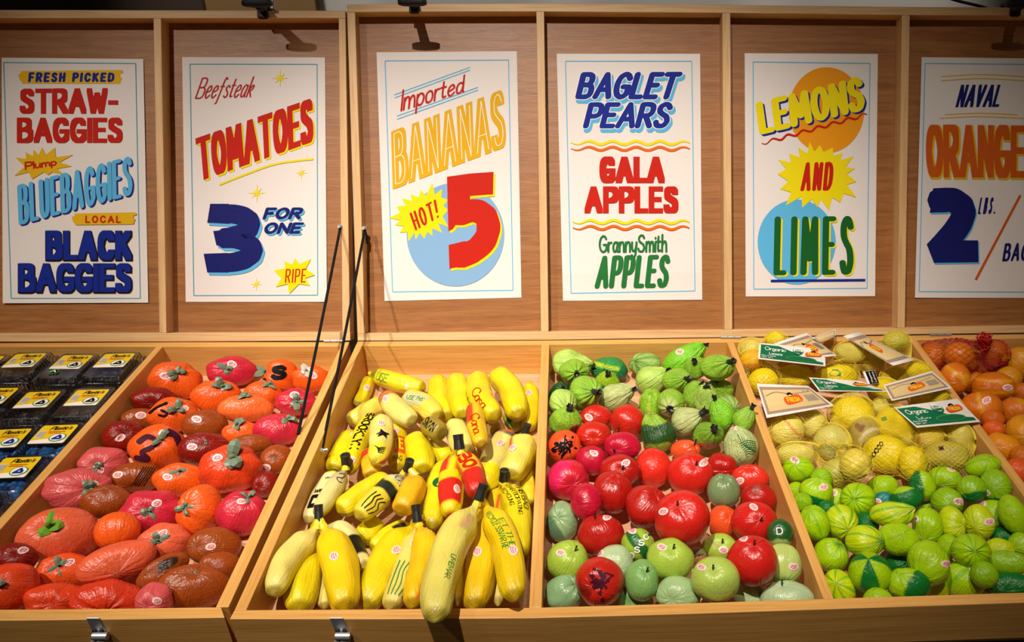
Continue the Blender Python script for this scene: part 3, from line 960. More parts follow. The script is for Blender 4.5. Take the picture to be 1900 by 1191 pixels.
def tint_maker(base, pats=(), vary=0.07):
    base = np.array(srgb(*base))
    def fn(d, f):
        c = np.tile(base, (len(d), 1))
        n = sum(np.sin(d @ (f.w[i] * 1.6) + f.ph[i] * 2) for i in range(4)) / 4
        c = c * (1 + vary * 1.6 * n[:, None])
        v = d @ f.Q.T                                           # picture-aligned directions
        th = np.arccos(np.clip(d[:, 2], -1, 1))
        ph = np.arctan2(d[:, 1], d[:, 0])
        for p in pats:
            k, col = p[0], np.array(srgb(*p[1]))
            if k == 'band':                                     # great-circle band: normal, offset, half width
                nn = np.asarray(p[2], float)
                nn = nn / np.linalg.norm(nn)
                m = np.clip((p[4] - np.abs(v @ nn - p[3] - .05 * n)) / .05, 0, 1)
            elif k == 'half':
                nn = np.asarray(p[2], float)
                nn = nn / np.linalg.norm(nn)
                m = np.clip((v @ nn - p[3] - .08 * n) / .05, 0, 1)
            elif k == 'blob':
                nn = np.asarray(p[2], float)
                nn = nn / np.linalg.norm(nn)
                m = np.clip((v @ nn - math.cos(p[3]) + .10 * n) / .05, 0, 1)
            elif k == 'gores':                                  # stripes pole to pole
                m = np.clip((np.cos(p[2] * ph + f.seed) - p[3]) / .15, 0, 1)
            elif k == 'pole':                                   # soft colour at the gathered end
                m = np.clip(1 - th / p[2], 0, 1)
            c = c * (1 - m[:, None]) + col * m[:, None]
        return np.concatenate([np.clip(c, 0, 1), np.ones((len(c), 1))], axis=1)
    return fn

def blade(base, nrm, along, L, w, up, m=5):
    """a crumpled leaf blade with thickness: four verts per section"""
    s_ = np.cross(nrm, along)
    V, F = [], []
    for i in range(m):
        t = i / (m - 1)
        c = base + along * L * t + nrm * (up * L * math.sin(t * 2.4) + 0.0012)
        ww = w * (0.35 + 1.1 * math.sin(math.pi * min(1, t * .85 + .12)) ** .8) * (1 if i < m - 1 else .4)
        V += [c - s_ * ww, c + nrm * ww * .45, c + s_ * ww, c - nrm * 0.0012]
    for i in range(m - 1):
        a = 4 * i
        for j in range(4):
            F.append((a + j, a + (j + 1) % 4, a + 4 + (j + 1) % 4, a + 4 + j))
    F.append((3, 2, 1, 0))
    F.append(tuple(4 * (m - 1) + j for j in range(4)))
    return V, F

def add_sticker(root, f, sx, sy, s, rx, ry, big=1.0, tilt=0.3, clear=False):
    """oval produce sticker with a pink print, hugging the skin at picture offset (sx, sy) px"""
    a, b = 8.6 * big, 6.2 * big
    ct, sn = math.cos(tilt), math.sin(tilt)
    mk = lambda u, w: f.local((sx + u * ct - w * sn) / rx, (sy + u * sn + w * ct) / ry, 0)
    V, F, MI = [], [], []
    nr = 14
    for li, sc in ((0.0002, 0), (.0007, .6), (.0008, 1.0), (-.0002, 1.04)):
        for j in range(nr if sc else 1):
            t = 2 * math.pi * j / nr
            p, n = mk(a * sc * math.cos(t), b * sc * math.sin(t))
            V.append(p + n * (li if sc else .0008))
    F += [(0, 1 + j, 1 + (j + 1) % nr) for j in range(nr)]
    for k in range(2):
        o = 1 + k * nr
        F += [(o + j, o + nr + j, o + nr + (j + 1) % nr, o + (j + 1) % nr) for j in range(nr)]
    MI = [0] * len(F)
    for pl in stroke([(-.5 * a, .25 * b), (-.1 * a, .5 * b), (.3 * a, .3 * b), (.55 * a, .35 * b)], 1.5 * big, k=2) + stroke([(-.6 * a, -.1 * b), (-.2 * a, .1 * b), (.2 * a, -.15 * b), (.6 * a, .02 * b)], 1.7 * big, k=2) + stroke([(-.4 * a, -.5 * b), (0, -.42 * b), (.42 * a, -.52 * b)], 1.4 * big, k=2):
        o = len(V)
        for u, w in pl:
            p, n = mk(u, w)
            V.append(p + n * .0012)
        F.append(list(range(o, o + len(pl))))
        MI.append(1)
    mesh_obj('sticker', V, F, [M_STICK, INK['pink']], root, mi=MI, world_space=False)

def add_print(root, f, polys, inkname, rx, ry, lift=.0010, name='printed_lettering'):
    """printing on the bag; polygons in picture px offsets from the centre (y down)"""
    V, F = [], []
    for k, pl in enumerate(polys):
        if sum((x / rx) ** 2 + (y / ry) ** 2 > .93 for x, y in pl) > 0:
            continue
        o = len(V)
        for x, y in pl:
            p, n = f.local(x / rx, -y / ry)
            V.append(p + n * (lift + (k % 7) * .00002))
        F.append(list(range(o, o + len(pl))))
    if F:
        mesh_obj(name, V, F, INK[inkname], root, world_space=False)

def add_calyx(root, f, ox, oy, s, rx, ry, size=1.0, m=None, n=4):
    p, nr = f.local(ox / rx, oy / ry)
    g = np.array([0, 0, 1.0]) if abs(nr[2]) < .9 else np.array([1.0, 0, 0])
    a = np.cross(nr, g)
    a /= np.linalg.norm(a)
    b = np.cross(nr, a)
    parts = []
    t0 = ODDS.random() * 6.28
    n = n + int(ODDS.integers(-1, 2)) if size > .5 else n
    for i in range(n):
        t = t0 + 2 * math.pi * i / n + ODDS.normal() * .6
        L = 15 * s * size * (0.5 + .95 * ODDS.random())
        parts.append(blade(p - nr * .002, nr, math.cos(t) * a + math.sin(t) * b, L, 3.7 * s * size * (.7 + .6 * ODDS.random()), .05 + .6 * ODDS.random()))
    q = tube([p - nr * .003, p + nr * 5 * s * size, p + nr * 9 * s * size + a * 3 * s * size], [2.6 * s * size, 2.2 * s * size, 1.5 * s * size], 7)
    V, F, _ = merge(*parts, q)
    mesh_obj('leafy_stem', V, F, m or M_LEAF, root, world_space=False)

def add_twig(root, f, ox, oy, s, rx, ry, L=13, r=1.4, lean=(0.2, 0.6), m=None, name='stem'):
    p, nr = f.local(ox / rx, oy / ry)
    up = (f.Q.T @ np.array([lean[0], lean[1], .2]))
    e = p + nr * L * .55 * s + up * L * .6 * s
    V, F = tube([p - nr * .003, p + nr * L * .35 * s, (p + nr * L * .5 * s + e) / 2, e], [r * s * .9, r * s, r * s * 1.05, r * s * 1.5], 7)
    mesh_obj(name, V, F, m or M_TAPE, root, world_space=False)

def add_tip(root, f, ox, oy, s, rx, ry, L=10, r=5.0, m=None):
    """taped gathered end, ragged at the mouth"""
    p, nr = f.local(ox / rx, oy / ry)
    g = np.array([0, 0, 1.0]) if abs(nr[2]) < .9 else np.array([1.0, 0, 0])
    a = np.cross(nr, g)
    a /= np.linalg.norm(a)
    b = np.cross(nr, a)
    V, F = [], []
    nn = 12
    prof = ((-.4, .95), (.0, .9), (.45, .8), (.8, .95), (1.0, 1.15), (.75, .55), (.55, .1))
    for i, (h, w) in enumerate(prof):
        for j in range(nn):
            t = 2 * math.pi * j / nn
            rr = r * s * w * (1 + (.16 * math.sin(5 * t + i) if i > 1 else 0))
            hh = L * s * (h + (.16 * math.sin(3 * t + 1) if 3 <= i <= 4 else 0))
            V.append(p + nr * hh + rr * (math.cos(t) * a + math.sin(t) * b))
    for i in range(len(prof) - 1):
        F += [(i * nn + j, i * nn + (j + 1) % nn, (i + 1) * nn + (j + 1) % nn, (i + 1) * nn + j) for j in range(nn)]
    F.append(tuple((len(prof) - 1) * nn + j for j in range(nn)))
    mesh_obj('taped_tip', V, F, m or M_TAPE, root, world_space=False)

GROUP = {'tomato': 'bag plastic tomatoes', 'pear': 'bag plastic pears', 'apple': 'bag plastic apples', 'lemon': 'bag plastic lemons in nets', 'lime': 'bag plastic limes', 'orange': 'bag plastic oranges', 'banana': 'bag plastic bananas'}
LABELLED = []                                                  # (object, box, px, py, description, short name or None)

def fruit(box, kind, px, py, rx, ry, col, desc, nick=None, turn=0.0, stem=None, size=1.0, leaf=None, twig=None, tip=None, stick=None, pats=(), prints=(), pole=None, tight=.99, low=None, top=0.055, walls=True, free=False, deep=None, **form):
    """px, py: centre in the photo; rx, ry: half sizes there; stem / twig / tip / stick: photo points of those parts"""
    if not free and py + .85 * ry > (1124, 1114, 1102)[(box is B_APP) + 2 * (box is B_LEM)]:
        top, tight = min(top, -.018), min(tight, .93)       # behind the front rail, not on it
    P, ax, rad, s = settle(box, px, py, rx, ry, turn, deep or {'tomato': .80, 'apple': .92, 'lime': .90}.get(kind, .95), tight=tight, low=low, top=top, walls=walls)
    mark = stem or twig or tip or pole
    ct, sn = math.cos(turn), math.sin(turn)
    def off(q):                                                # photo point -> offset in the form's own axes, px
        u, v = q[0] - px, -(q[1] - py)
        return u * ct + v * sn, -u * sn + v * ct
    if mark:
        u, v = off(mark)
        u, v = u / rx, v / ry
        n = math.hypot(u, v)
        if n > .95:
            u, v = u * .95 / n, v * .95 / n
        pv = np.array([u, v, math.sqrt(1 - u * u - v * v)])
    else:
        pv = np.array([ODDS.normal() * .5, ODDS.normal() * .5, .3 + ODDS.random()])
    preset = {'tomato': dict(lobes=int(ODDS.integers(5, 8)), amp=.035, dimple=.14, pleat=.015, lump=.02),
              'apple': dict(lobes=5, amp=.012, dimple=.13, pleat=.012, lump=.016),
              'pear': dict(neck=.30, pleat=.06, lump=.03),
              'lemon': dict(nub=.10, pleat=.01, lump=.03),
              'lime': dict(nub=.05, pleat=.03, lump=.018),
              'orange': dict(dimple=.04, pleat=.012, lump=.012)}[kind]
    preset.update(form)
    f = Form(P, ax, rad, turn, pv, kind, **preset)
    V, F, C = f.mesh(tint_maker(col, pats))
    o = mesh_obj(kind, V, F, M_FRUIT[kind], smooth=True, tint=C, world_space=False, cat=kind, group=GROUP[kind])
    B = ax @ f.Q
    o.matrix_basis = Matrix.Translation(P.tolist()) @ Matrix(B.tolist()).to_4x4()
    if stem:
        add_calyx(o, f, *off(stem), s, rx, ry, size, leaf)
    if twig:
        add_twig(o, f, *off(twig), s, rx, ry)
    if tip:
        add_tip(o, f, *off(tip), s, rx, ry, L=9 * size, r=4.6 * size)
    if stick:
        add_sticker(o, f, *off(stick), s, rx, ry, tilt=float(ODDS.normal() * .4))
    for inkname, polys in prints:
        add_print(o, f, polys, inkname, rx, ry)
    LABELLED.append((o, box, px, py, desc, nick))
    return o, P, rad

OR, SAL, PK, PKS, DR, BR, RO = (236, 90, 22), (228, 96, 60), (200, 38, 58), (210, 84, 84), (132, 20, 10), (150, 66, 18), (222, 66, 26)
BKP = (52, 24, 10)
def lay(box, kind, rows):
    for r in sorted(rows, key=lambda r: r[1] + r[6].get('o', 0)):
        px, py, rx, ry, col, desc, kw = r
        kw = dict(kw)
        kw.pop('o', None)
        fruit(box, kind, px, py, rx, ry, col, desc, **kw)
def E(px, py, rx, ry, col, desc, **kw):
    return (px, py, rx, ry, col, desc, kw)

# ------------------------------------------------------------------ tomatoes
lay(B_TOM, 'tomato', [
    E(324, 706, 44, 36, OR, 'two-lobed orange tomato in the back corner', nick='two-lobed orange tomato', stem=(328, 690), stick=(310, 698), bumps=[(-.6, .5, .6, .12, .6), (.75, -.6, .5, .16, .6), (.15, -.1, 1, -.06, .35)]),
    E(430, 689, 44, 28, PK, 'pink-red tomato by the back board', nick='pink-red back tomato', stem=(421, 684), stick=(430, 676)),
    E(520, 698, 31, 32, OR, 'orange tomato with a bold black printed S', nick='tomato with the black S', stem=(487, 686), prints=[('black', write('S', [(-16, -20), (12, -22), (12, 6), (-16, 8)], .3)), ('black', stroke([(-26, 6), (-22, 18), (-10, 22)], 6))]),
    E(577, 703, 34, 25, OR, 'orange tomato with a clear grey stem, by the cord', nick='tomato with the clear stem', stem=(566, 687), stick=(580, 696), leaf=M_LEAFK),
    E(278, 741, 38, 23, DR, 'small glossy dark red oval tomato by the side board', nick='glossy dark red oval tomato', lump=.03),
    E(402, 735, 44, 31, OR, 'wide orange tomato with two grey leaves on top', stem=(410, 717), amp=.02),
    E(487, 732, 34, 26, OR, 'pleated orange tomato behind the smooth oblong one', stem=(498, 711), o=-16),
    E(456, 758, 48, 26, (236, 104, 44), 'smooth oblong orange tomato', nick='smooth oblong orange tomato', stem=(456, 731), amp=.012, o=4),
    E(323, 770, 44, 33, OR, 'orange tomato with a black printed stroke and leaf', nick='orange tomato with black stroke', stem=(328, 757), stick=(339, 757), prints=[('black', stroke([(-38, -4), (-28, -14), (-14, -22)], 5) + stroke([(-20, -8), (-12, -4), (-16, 2), (-24, 0)], 4))]),
    E(550, 746, 37, 26, PK, 'pink tomato with a high leaf, behind the cord', nick='pink tomato behind the cord', stem=(549, 745), stick=(546, 733)),
    E(248, 779, 34, 22, BR, 'brown tomato with a pale print by the side board', stick=(247, 771), lobes=0),
    E(380, 789, 40, 28, BR, 'smooth brown tomato with one sticker', nick='smooth brown stickered tomato', stick=(366, 778), lobes=0, dimple=.03),
    E(449, 805, 35, 24, OR, 'small orange tomato with a flat grey leaf', nick='small flat-leaved orange tomato', stem=(437, 788)),
    E(516, 797, 43, 30, PK, 'wide crinkled pink-red tomato beside the crate joint', nick='wide pink-red tomato', stem=(532, 776), stick=(553, 777)),
    E(215, 812, 37, 32, DR, 'dark red tomato with a round sticker by the side board', nick='dark red stickered tomato', stick=(209, 812), lobes=0, pleat=.05, pole=(215, 800)),
    E(293, 832, 47, 42, OR, 'round orange tomato with big brown printed curls', nick='orange tomato with brown curls', stem=(297, 813), stick=(300, 804), prints=[('maroon', stroke([(-30, -12), (-18, -22), (-4, -14), (-10, -2), (-24, 6), (-14, 18), (-32, 16)], 9) + stroke([(14, -30), (28, -22), (34, -8)], 11))]),
    E(379, 833, 46, 30, DR, 'dark red oval tomato with a sticker and tiny knot', nick='dark red knotted tomato', stick=(359, 829), stem=(381, 820), size=.35, lobes=0, dimple=.05, o=2),
    E(466, 824, 36, 19, BR, 'low brown tomato', lobes=0, o=-8),
    E(514, 852, 30, 27, BR, 'brown tomato with a knot against the crate joint', nick='knotted brown tomato', stick=(496, 867), stem=(508, 850), size=.3, lobes=0),
    E(427, 871, 55, 45, RO, 'big orange tomato topped by a large ragged grey leaf', nick='big ragged-leaved tomato', stem=(426, 848), stick=(404, 850), size=1.75, o=14),
    E(192, 861, 41, 33, PKS, 'salmon pink tomato with a narrow leaf', nick='salmon tomato with narrow leaf', stem=(182, 866), stick=(186, 872)),
    E(255, 885, 43, 28, BR, 'brown tomato with black barcode streaks', nick='barcoded brown tomato', stick=(224, 881), lobes=0, prints=[('black', [p for k in range(6) for p in stroke([(-8 + k * 4 + 16 * t, 16 - 34 * t) for t in (0, .2, .4, .6, .8, 1)], 1.3, False)])]),
    E(335, 890, 45, 31, OR, 'orange tomato with a leaf and sticker side by side', stem=(330, 872), stick=(313, 885), o=4),
    E(494, 898, 24, 24, DR, 'dark red tomato wedged against the crate joint', lobes=0, o=-4),
    E(140, 908, 56, 38, PKS, 'large creased salmon pink tomato with long leaf', nick='large creased salmon tomato', stem=(161, 908), stick=(164, 898), size=1.25),
    E(199, 931, 43, 31, BR, 'glossy plain brown tomato', lobes=0, dimple=.02, o=16),
    E(284, 950, 54, 41, PK, 'large pink tomato with leaf and sticker near its middle', nick='large pink tomato', stem=(277, 946), stick=(288, 934), amp=.05),
    E(371, 946, 39, 46, OR, 'tall pleated orange tomato with a side leaf', nick='tall pleated orange tomato', stem=(342, 940), o=6, pleat=.04),
    E(448, 952, 44, 42, PK, 'crimson pink tomato against the crate joint', nick='crimson pink tomato', stem=(458, 920), stick=(446, 930)),
    E(112, 994, 67, 51, SAL, 'biggest salmon orange tomato with a bright green stem', nick='biggest green-stemmed tomato', stem=(87, 974), size=2.3, leaf=M_LEAFG, dimple=.20, lobes=3, amp=.03, o=6),
    E(46, 1000, 32, 33, DR, 'dark red tomato squeezed against the side board', lobes=0, o=-25),
    E(218, 985, 38, 37, OR, 'round plain orange tomato', nick='round plain orange tomato', lobes=0, pole=(220, 1022)),
    E(308, 1006, 46, 36, SAL, 'salmon tomato with a curled three-arm leaf', nick='salmon tomato with curled leaf', stem=(293, 1001), stick=(300, 990)),
    E(398, 1013, 46, 34, BR, 'brown tomato with a round white sticker', nick='brown tomato with white sticker', stick=(392, 1014), lobes=0),
    E(30, 1036, 34, 28, DR, 'deep red tomato tucked beneath the biggest one', stick=(38, 1021), lobes=0, o=-10),
    E(218, 1043, 62, 38, SAL, 'lumpy two-bulb salmon orange tomato', nick='lumpy two-bulb tomato', lobes=0, dimple=.0, turn=.35, bumps=[(-.75, -.1, .6, .13, .65), (.8, .1, .6, .10, .6), (.1, 1, .3, -.12, .5), (.05, -1, .2, -.10, .5), (.1, 0, 1, -.07, .4)], o=6),
    E(302, 1060, 46, 26, BR, 'long brown tomato with a burnt black print', nick='long black-printed brown tomato', turn=.62, lobes=0, pats=[('blob', BKP, (.3, .3, .9), .55)]),
    E(408, 1050, 36, 26, BR, 'brown tomato tucked behind the largest brown one', lobes=0, o=-4),
    E(126, 1062, 52, 34, (236, 84, 30), 'crinkled orange tomato with leaf turned to the front', stem=(106, 1048), stick=(125, 1044), nick='crinkled front orange tomato'),
    E(20, 1090, 46, 44, RO, 'red orange tomato in the front corner', nick='front corner red orange tomato', stem=(-6, 1083), free=True, tight=.95),
    E(106, 1116, 52, 34, RO, 'creased red orange tomato behind the front rail', lump=.035),
    E(200, 1115, 58, 38, (216, 58, 28), 'wide pleated red tomato behind the front rail', nick='wide pleated red tomato', pleat=.06, pole=(200, 1135)),
    E(286, 1114, 32, 32, PKS, 'pink tomato with a sticker behind the front rail', stick=(291, 1115)),
    E(360, 1090, 60, 42, BR, 'largest brown tomato in the front corner', nick='largest brown tomato', stem=(359, 1059), size=.35, lobes=0, free=True, tight=.93, o=20),
])

# ------------------------------------------------------------------ pears and apples
GP, GL, GD, GY, GPALE, GG = (138, 184, 50), (172, 204, 90), (24, 78, 34), (150, 186, 30), (178, 190, 118), (138, 166, 116)
R1, R2, PA, OA = (172, 24, 16), (192, 36, 22), (182, 18, 48), (226, 80, 34)
AG, APL = (164, 192, 66), (176, 198, 150)
lay(B_APP, 'pear', [
    E(1057, 675, 33, 27, GL, 'pale ruffled pear in the back corner', nick='pale ruffled corner pear', pleat=.12, lump=.05, tip=(1090, 678)),
    E(1066, 690, 29, 25, GP, 'leafy green pear with a black tip', tip=(1069, 691), pleat=.1, o=4),
    E(1130, 686, 35, 24, (44, 138, 62), 'dark green pear with yellow swirls', nick='swirled dark green pear', pats=[('band', (170, 196, 36), (.3, 1, .2), .35, .16), ('half', (24, 110, 66), (1, -.6, 0), .45)], neck=.1),
    E(1197, 676, 30, 22, (158, 186, 98), 'pale striped pear by the back board', nick='pale striped back pear', pats=[('gores', (110, 160, 60), 7, .3)], neck=.1, pleat=.09),
    E(1266, 668, 38, 27, (122, 196, 30), 'large bright green pear lying by the back board', nick='large bright green pear', turn=.55, tip=(1299, 645), size=.8, stick=(1261, 651), neck=.36),
    E(1290, 682, 21, 22, GP, 'small green pear with a black tip near the back', tip=(1290, 672), neck=.15),
    E(1331, 682, 33, 26, GP, 'green pear with a black star tip in the back corner', nick='star-tipped corner pear', tip=(1348, 674), size=1.2, pleat=.09),
    E(1207, 705, 28, 26, GL, 'pear with a long black tip turned sideways', nick='sideways black-tipped pear', tip=(1233, 692), size=1.3, o=3),
    E(1256, 706, 28, 24, GP, 'crinkled green pear beside the sideways one', tip=(1269, 703), pleat=.09),
    E(1086, 728, 33, 32, GP, 'round pear with its black tip facing the viewer', nick='round front-facing pear', tip=(1100, 727), size=1.3, pleat=.1, o=6, neck=.2),
    E(1126, 712, 26, 24, GY, 'yellow green pear with a black tip', tip=(1127, 700), pats=[('blob', (30, 130, 80), (-.5, -.4, .7), .5)]),
    E(1141, 735, 31, 25, GPALE, 'pale pear lying on its side', nick='pale sideways pear', tip=(1166, 726), turn=.3, o=3),
    E(1043, 747, 26, 26, GL, 'leafy ruffled light green pear', pleat=.14, lump=.05, tip=(1050, 757), size=.6),
    E(1030, 738, 22, 28, GD, 'dark green pear against the divider', neck=.1, tip=(1034, 722), size=.6, o=-12),
    E(1045, 782, 33, 28, GP, 'green pear with black tip on top, over the apples', nick='pear with upright black tip', tip=(1049, 765), size=1.25, pats=[('blob', (120, 30, 26), (.6, -.6, .5), .5)]),
    E(1221, 806, 35, 31, (32, 74, 28), 'dark green squash-shaped pear with a pale neck', nick='dark green squash-shaped pear', tip=None, pole=(1208, 775), stick=(1205, 768), pats=[('half', (148, 172, 44), (.15, -1, .2), .62), ('half', (136, 178, 36), (-.2, 1, .25), .72)], neck=.34, o=4),
    E(1208, 748, 22, 28, (136, 190, 40), 'bright yellow green pear standing upright', nick='upright yellow green pear', pats=[('gores', (170, 200, 60), 5, .5)], neck=.05, pole=(1208, 728), o=-6),
    E(1245, 748, 28, 27, GP, 'green pear with a pale throat and black tip', nick='pale-throated green pear', tip=(1242, 755), size=1.2, pats=[('pole', (200, 200, 140), .8)]),
    E(1287, 733, 20, 26, GP, 'slim upright pear with a black tip', tip=(1297, 719)),
    E(1311, 742, 24, 27, GL, 'cone-shaped leafy pear with a black tip', nick='cone-shaped leafy pear', tip=(1310, 725), pleat=.12, neck=.4),
    E(1341, 724, 28, 22, GP, 'glossy green pear by the divider', tip=(1337, 711)),
    E(1356, 757, 25, 25, (176, 196, 120), 'pale streaked pear by the divider', nick='pale streaked pear', pats=[('gores', (116, 164, 62), 9, .2)], neck=.1, o=-4),
    E(1272, 781, 27, 27, GPALE, 'pale pear with a long black tip and sticker', nick='pale stickered long-tipped pear', tip=(1294, 771), size=1.5, stick=(1303, 764), o=3),
    E(1340, 769, 24, 28, (128, 196, 36), 'shiny bright pear with a knotted black tip', tip=(1330, 747), neck=.2),
    E(1386, 779, 21, 22, GP, 'small pear at the divider with an upright tip', nick='small pear at the divider', tip=(1398, 763)),
    E(1314, 807, 29, 26, (120, 166, 44), 'green pear blushed red underneath', nick='red-blushed green pear', tip=(1322, 800), size=1.3, pats=[('half', (176, 84, 40), (0, -1, .1), .62)], o=4),
    E(1382, 829, 33, 34, (176, 192, 124), 'pale pear printed with a fine net pattern', nick='net-patterned pale pear', pole=(1372, 800), stick=(1372, 798), neck=.12, prints=[('dark_green', [p for k in range(7) for p in stroke([(-4 + k * 5, -20 + k * 2), (4 + k * 4, -6 + k * 2), (16 + k * 2, 4 + k)], .9, k=3)] + [p for k in range(7) for p in stroke([(-2 + k * 2, -6 + k * 4), (12, -12 + k * 4), (28, -10 + k * 4)], .9, k=3)])]),
])
blk = lambda n: [p for _ in range(n) for p in stroke([(ODDS.normal() * 9, ODDS.normal() * 8) for _ in range(3)], 2.6, k=3)]
lay(B_APP, 'apple', [
    E(1106, 773, 30, 22, R2, 'red apple with a sticker tucked beneath the pears', stick=(1092, 774), o=-4),
    E(1164, 782, 33, 32, R2, 'red apple with a black stem beneath the pears', nick='red apple beneath the pears', twig=(1146, 797)),
    E(1102, 808, 33, 27, R2, 'plain bright red apple beneath the pears', o=2),
    E(1047, 829, 31, 31, OA, 'orange apple covered in black smudged print', nick='black-smudged orange apple', prints=[('black', blk(9) + [p for k in range(12) for p in disc((ODDS.normal() * 11 + 2, ODDS.normal() * 10), 2 + 3 * ODDS.random(), 2 + 3 * ODDS.random(), 9)])]),
    E(1155, 828, 34, 27, PA, 'hot pink apple with a bent stem', nick='hot pink bent-stemmed apple', twig=(1139, 836)),
    E(1097, 854, 29, 28, PA, 'hot pink apple with a sticker', nick='hot pink stickered apple', stick=(1102, 840)),
    E(1150, 873, 38, 30, R1, 'red apple with a sticker and two black stems', nick='red two-stemmed apple', twig=(1155, 869), stick=(1161, 859), o=-4),
    E(1212, 868, 34, 36, (214, 44, 28), 'tall shiny red apple', nick='tall shiny red apple', dimple=.05),
    E(1272, 835, 28, 19, OA, 'small orange apple with a ragged edge', nick='ragged orange apple', twig=(1290, 826), pleat=.08),
    E(1050, 890, 39, 38, (196, 28, 46), 'large pink-red apple against the divider', nick='large pink-red apple', stick=(1078, 903), pats=[('half', (212, 34, 84), (-1, .5, 0), .15)], o=4),
    E(1088, 930, 30, 34, PA, 'hot pink apple half hidden', o=-8),
    E(1136, 914, 38, 40, R1, 'round red apple with a bright highlight', nick='round highlighted red apple', dimple=.0, o=6),
    E(1197, 939, 39, 42, R1, 'large crumpled red apple', nick='large crumpled red apple', lump=.04, dimple=.1, pole=(1220, 915)),
    E(1043, 967, 30, 37, GG, 'grey green apple against the divider', nick='grey green divider apple', pats=[('half', (92, 124, 88), (-.7, -.6, .2), .5)], pleat=.05),
    E(1115, 992, 43, 38, R1, 'pleated red apple with a sticker by its stem', nick='pleated red stickered apple', twig=(1103, 960), stick=(1127, 960), o=4),
    E(1280, 879, 42, 39, (204, 34, 24), 'large red apple with a forked black stem', nick='large fork-stemmed apple', twig=(1292, 862), stick=(1306, 859), o=6),
    E(1338, 866, 31, 26, R1, 'segmented red apple behind the divider end', nick='segmented red apple', lobes=5, amp=.05),
    E(1394, 888, 35, 26, (214, 46, 30), 'ribbed red apple with a sticker by the divider', nick='ribbed red stickered apple', stick=(1376, 892), pleat=.05, pole=(1394, 866)),
    E(1342, 911, 31, 32, (116, 138, 92), 'grey green crinkled apple among red ones', nick='grey green apple', pleat=.05, pole=(1345, 885)),
    E(1414, 924, 33, 28, R1, 'red apple with a scarred top by the divider', pats=[('blob', (150, 70, 60), (-.2, .6, .7), .35)], o=-2),
    E(1341, 967, 28, 30, OA, 'small orange apple between red ones', nick='small orange apple', o=-6),
    E(1265, 963, 51, 50, (202, 32, 24), 'biggest red apple with a deep crease', nick='biggest red apple', twig=(1257, 937), stick=(1233, 950), lobes=0, dimple=.1, bumps=[(.7, .6, .5, .10, .6), (-.4, -.5, .7, .06, .7), (.25, .25, 1, -.12, .3)], o=12),
    E(1399, 968, 43, 38, (200, 30, 24), 'red apple with a hooked black stem and sticker', nick='hook-stemmed red apple', twig=(1411, 964), stick=(1400, 941), o=6, dimple=.06),
    E(1396, 1041, 47, 46, (200, 30, 24), 'glossy red apple with a black eye-like stem', nick='glossy eye-stemmed apple', twig=(1401, 1012), stick=(1382, 1000), dimple=.05, o=14),
    E(1448, 990, 25, 27, (34, 84, 34), 'dark green apple printed with a pale D', nick='dark green D apple', pats=[('half', (160, 176, 90), (0, -1, .2), .55)], prints=[('white', write('D', [(-7, -12), (5, -12), (5, 2), (-7, 2)], .13))]),
    E(1184, 1011, 32, 31, (150, 180, 50), 'yellow green apple with a dark band reading OSSO', nick='yellow green OSSO apple', stick=(1173, 985), twig=(1206, 991), pats=[('band', (30, 96, 36), (.80, .60, .1), .12, .34)], prints=[('white', [p for q in (((-12, 18), 'O'), ((-2, 8), 'S'), ((6, -4), 'S'), ((15, -14), 'O')) for p in write(q[1], [(q[0][0] - 6, q[0][1] - 5), (q[0][0] + 5, q[0][1] - 6), (q[0][0] + 6, q[0][1] + 5), (q[0][0] - 5, q[0][1] + 6)], .2)])]),
    E(1053, 1040, 39, 38, AG, 'green apple with a sticker against the divider', nick='green stickered divider apple', twig=(1068, 1021), stick=(1040, 1026)),
    E(1141, 1046, 35, 35, APL, 'pale mint apple behind the black-printed red one', stick=(1113, 1028), o=-8),
    E(1113, 1079, 45, 45, (190, 34, 22), 'red apple with dark burnt-looking print', nick='dark-printed red apple', pats=[('blob', (120, 22, 14), (-.6, -.3, .6), .4)], prints=[('maroon', blk(14) + [p for k in range(16) for p in disc((ODDS.normal() * 15, ODDS.normal() * 12 - 2), 3 + 3 * ODDS.random(), 2.5 + 2.5 * ODDS.random(), 9)])], free=True, tight=.88, o=14),
    E(1040, 1102, 37, 34, (134, 172, 120), 'folded sea green apple in the front corner', nick='folded sea green apple', lump=.05, pleat=.06),
    E(1191, 1076, 32, 38, (124, 172, 92), 'mid green apple with a short dark stem', twig=(1200, 1060), o=-4),
    E(1243, 1038, 44, 39, AG, 'light green apple with sticker and upright stem', nick='light green sticker-and-stem apple', twig=(1250, 1017), stick=(1229, 1016), o=8),
    E(1327, 1075, 46, 42, (172, 196, 84), 'large light green apple at the front', nick='large light green apple', twig=(1324, 1056), stick=(1302, 1053), o=12),
    E(1336, 1016, 33, 26, AG, 'green apple with a brown scribble and sticker', nick='brown-scribbled green apple', twig=(1341, 1006), stick=(1342, 1020), pats=[('band', (170, 130, 80), (.6, .7, .2), .2, .08)]),
    E(1453, 1047, 34, 38, (182, 200, 106), 'pale green apple with a sticker by the divider', nick='pale stickered divider apple', stick=(1471, 1051), twig=(1453, 1079), o=-2),
    E(1459, 1113, 50, 36, APL, 'pale mint apple in the front corner of the divider', nick='pale mint corner apple', twig=(1453, 1084)),
    E(1258, 1104, 42, 35, (160, 190, 130), 'pale mint apple behind the front rail', nick='pale mint front apple'),
    E(1388, 1104, 29, 30, APL, 'small pale mint apple behind the front rail', tight=.75, top=-.02),
    E(1294, 1032, 18, 17, (150, 96, 60), 'tiny brown printed apple squeezed between green ones', nick='tiny brown apple', pats=[('band', (180, 190, 120), (0, 1, 0), .55, .3)], o=-12),
    E(1176, 1112, 30, 28, (116, 170, 96), 'green apple half hidden behind the front rail', pats=[('half', (140, 110, 90), (-.3, 1, 0), .6)]),
])

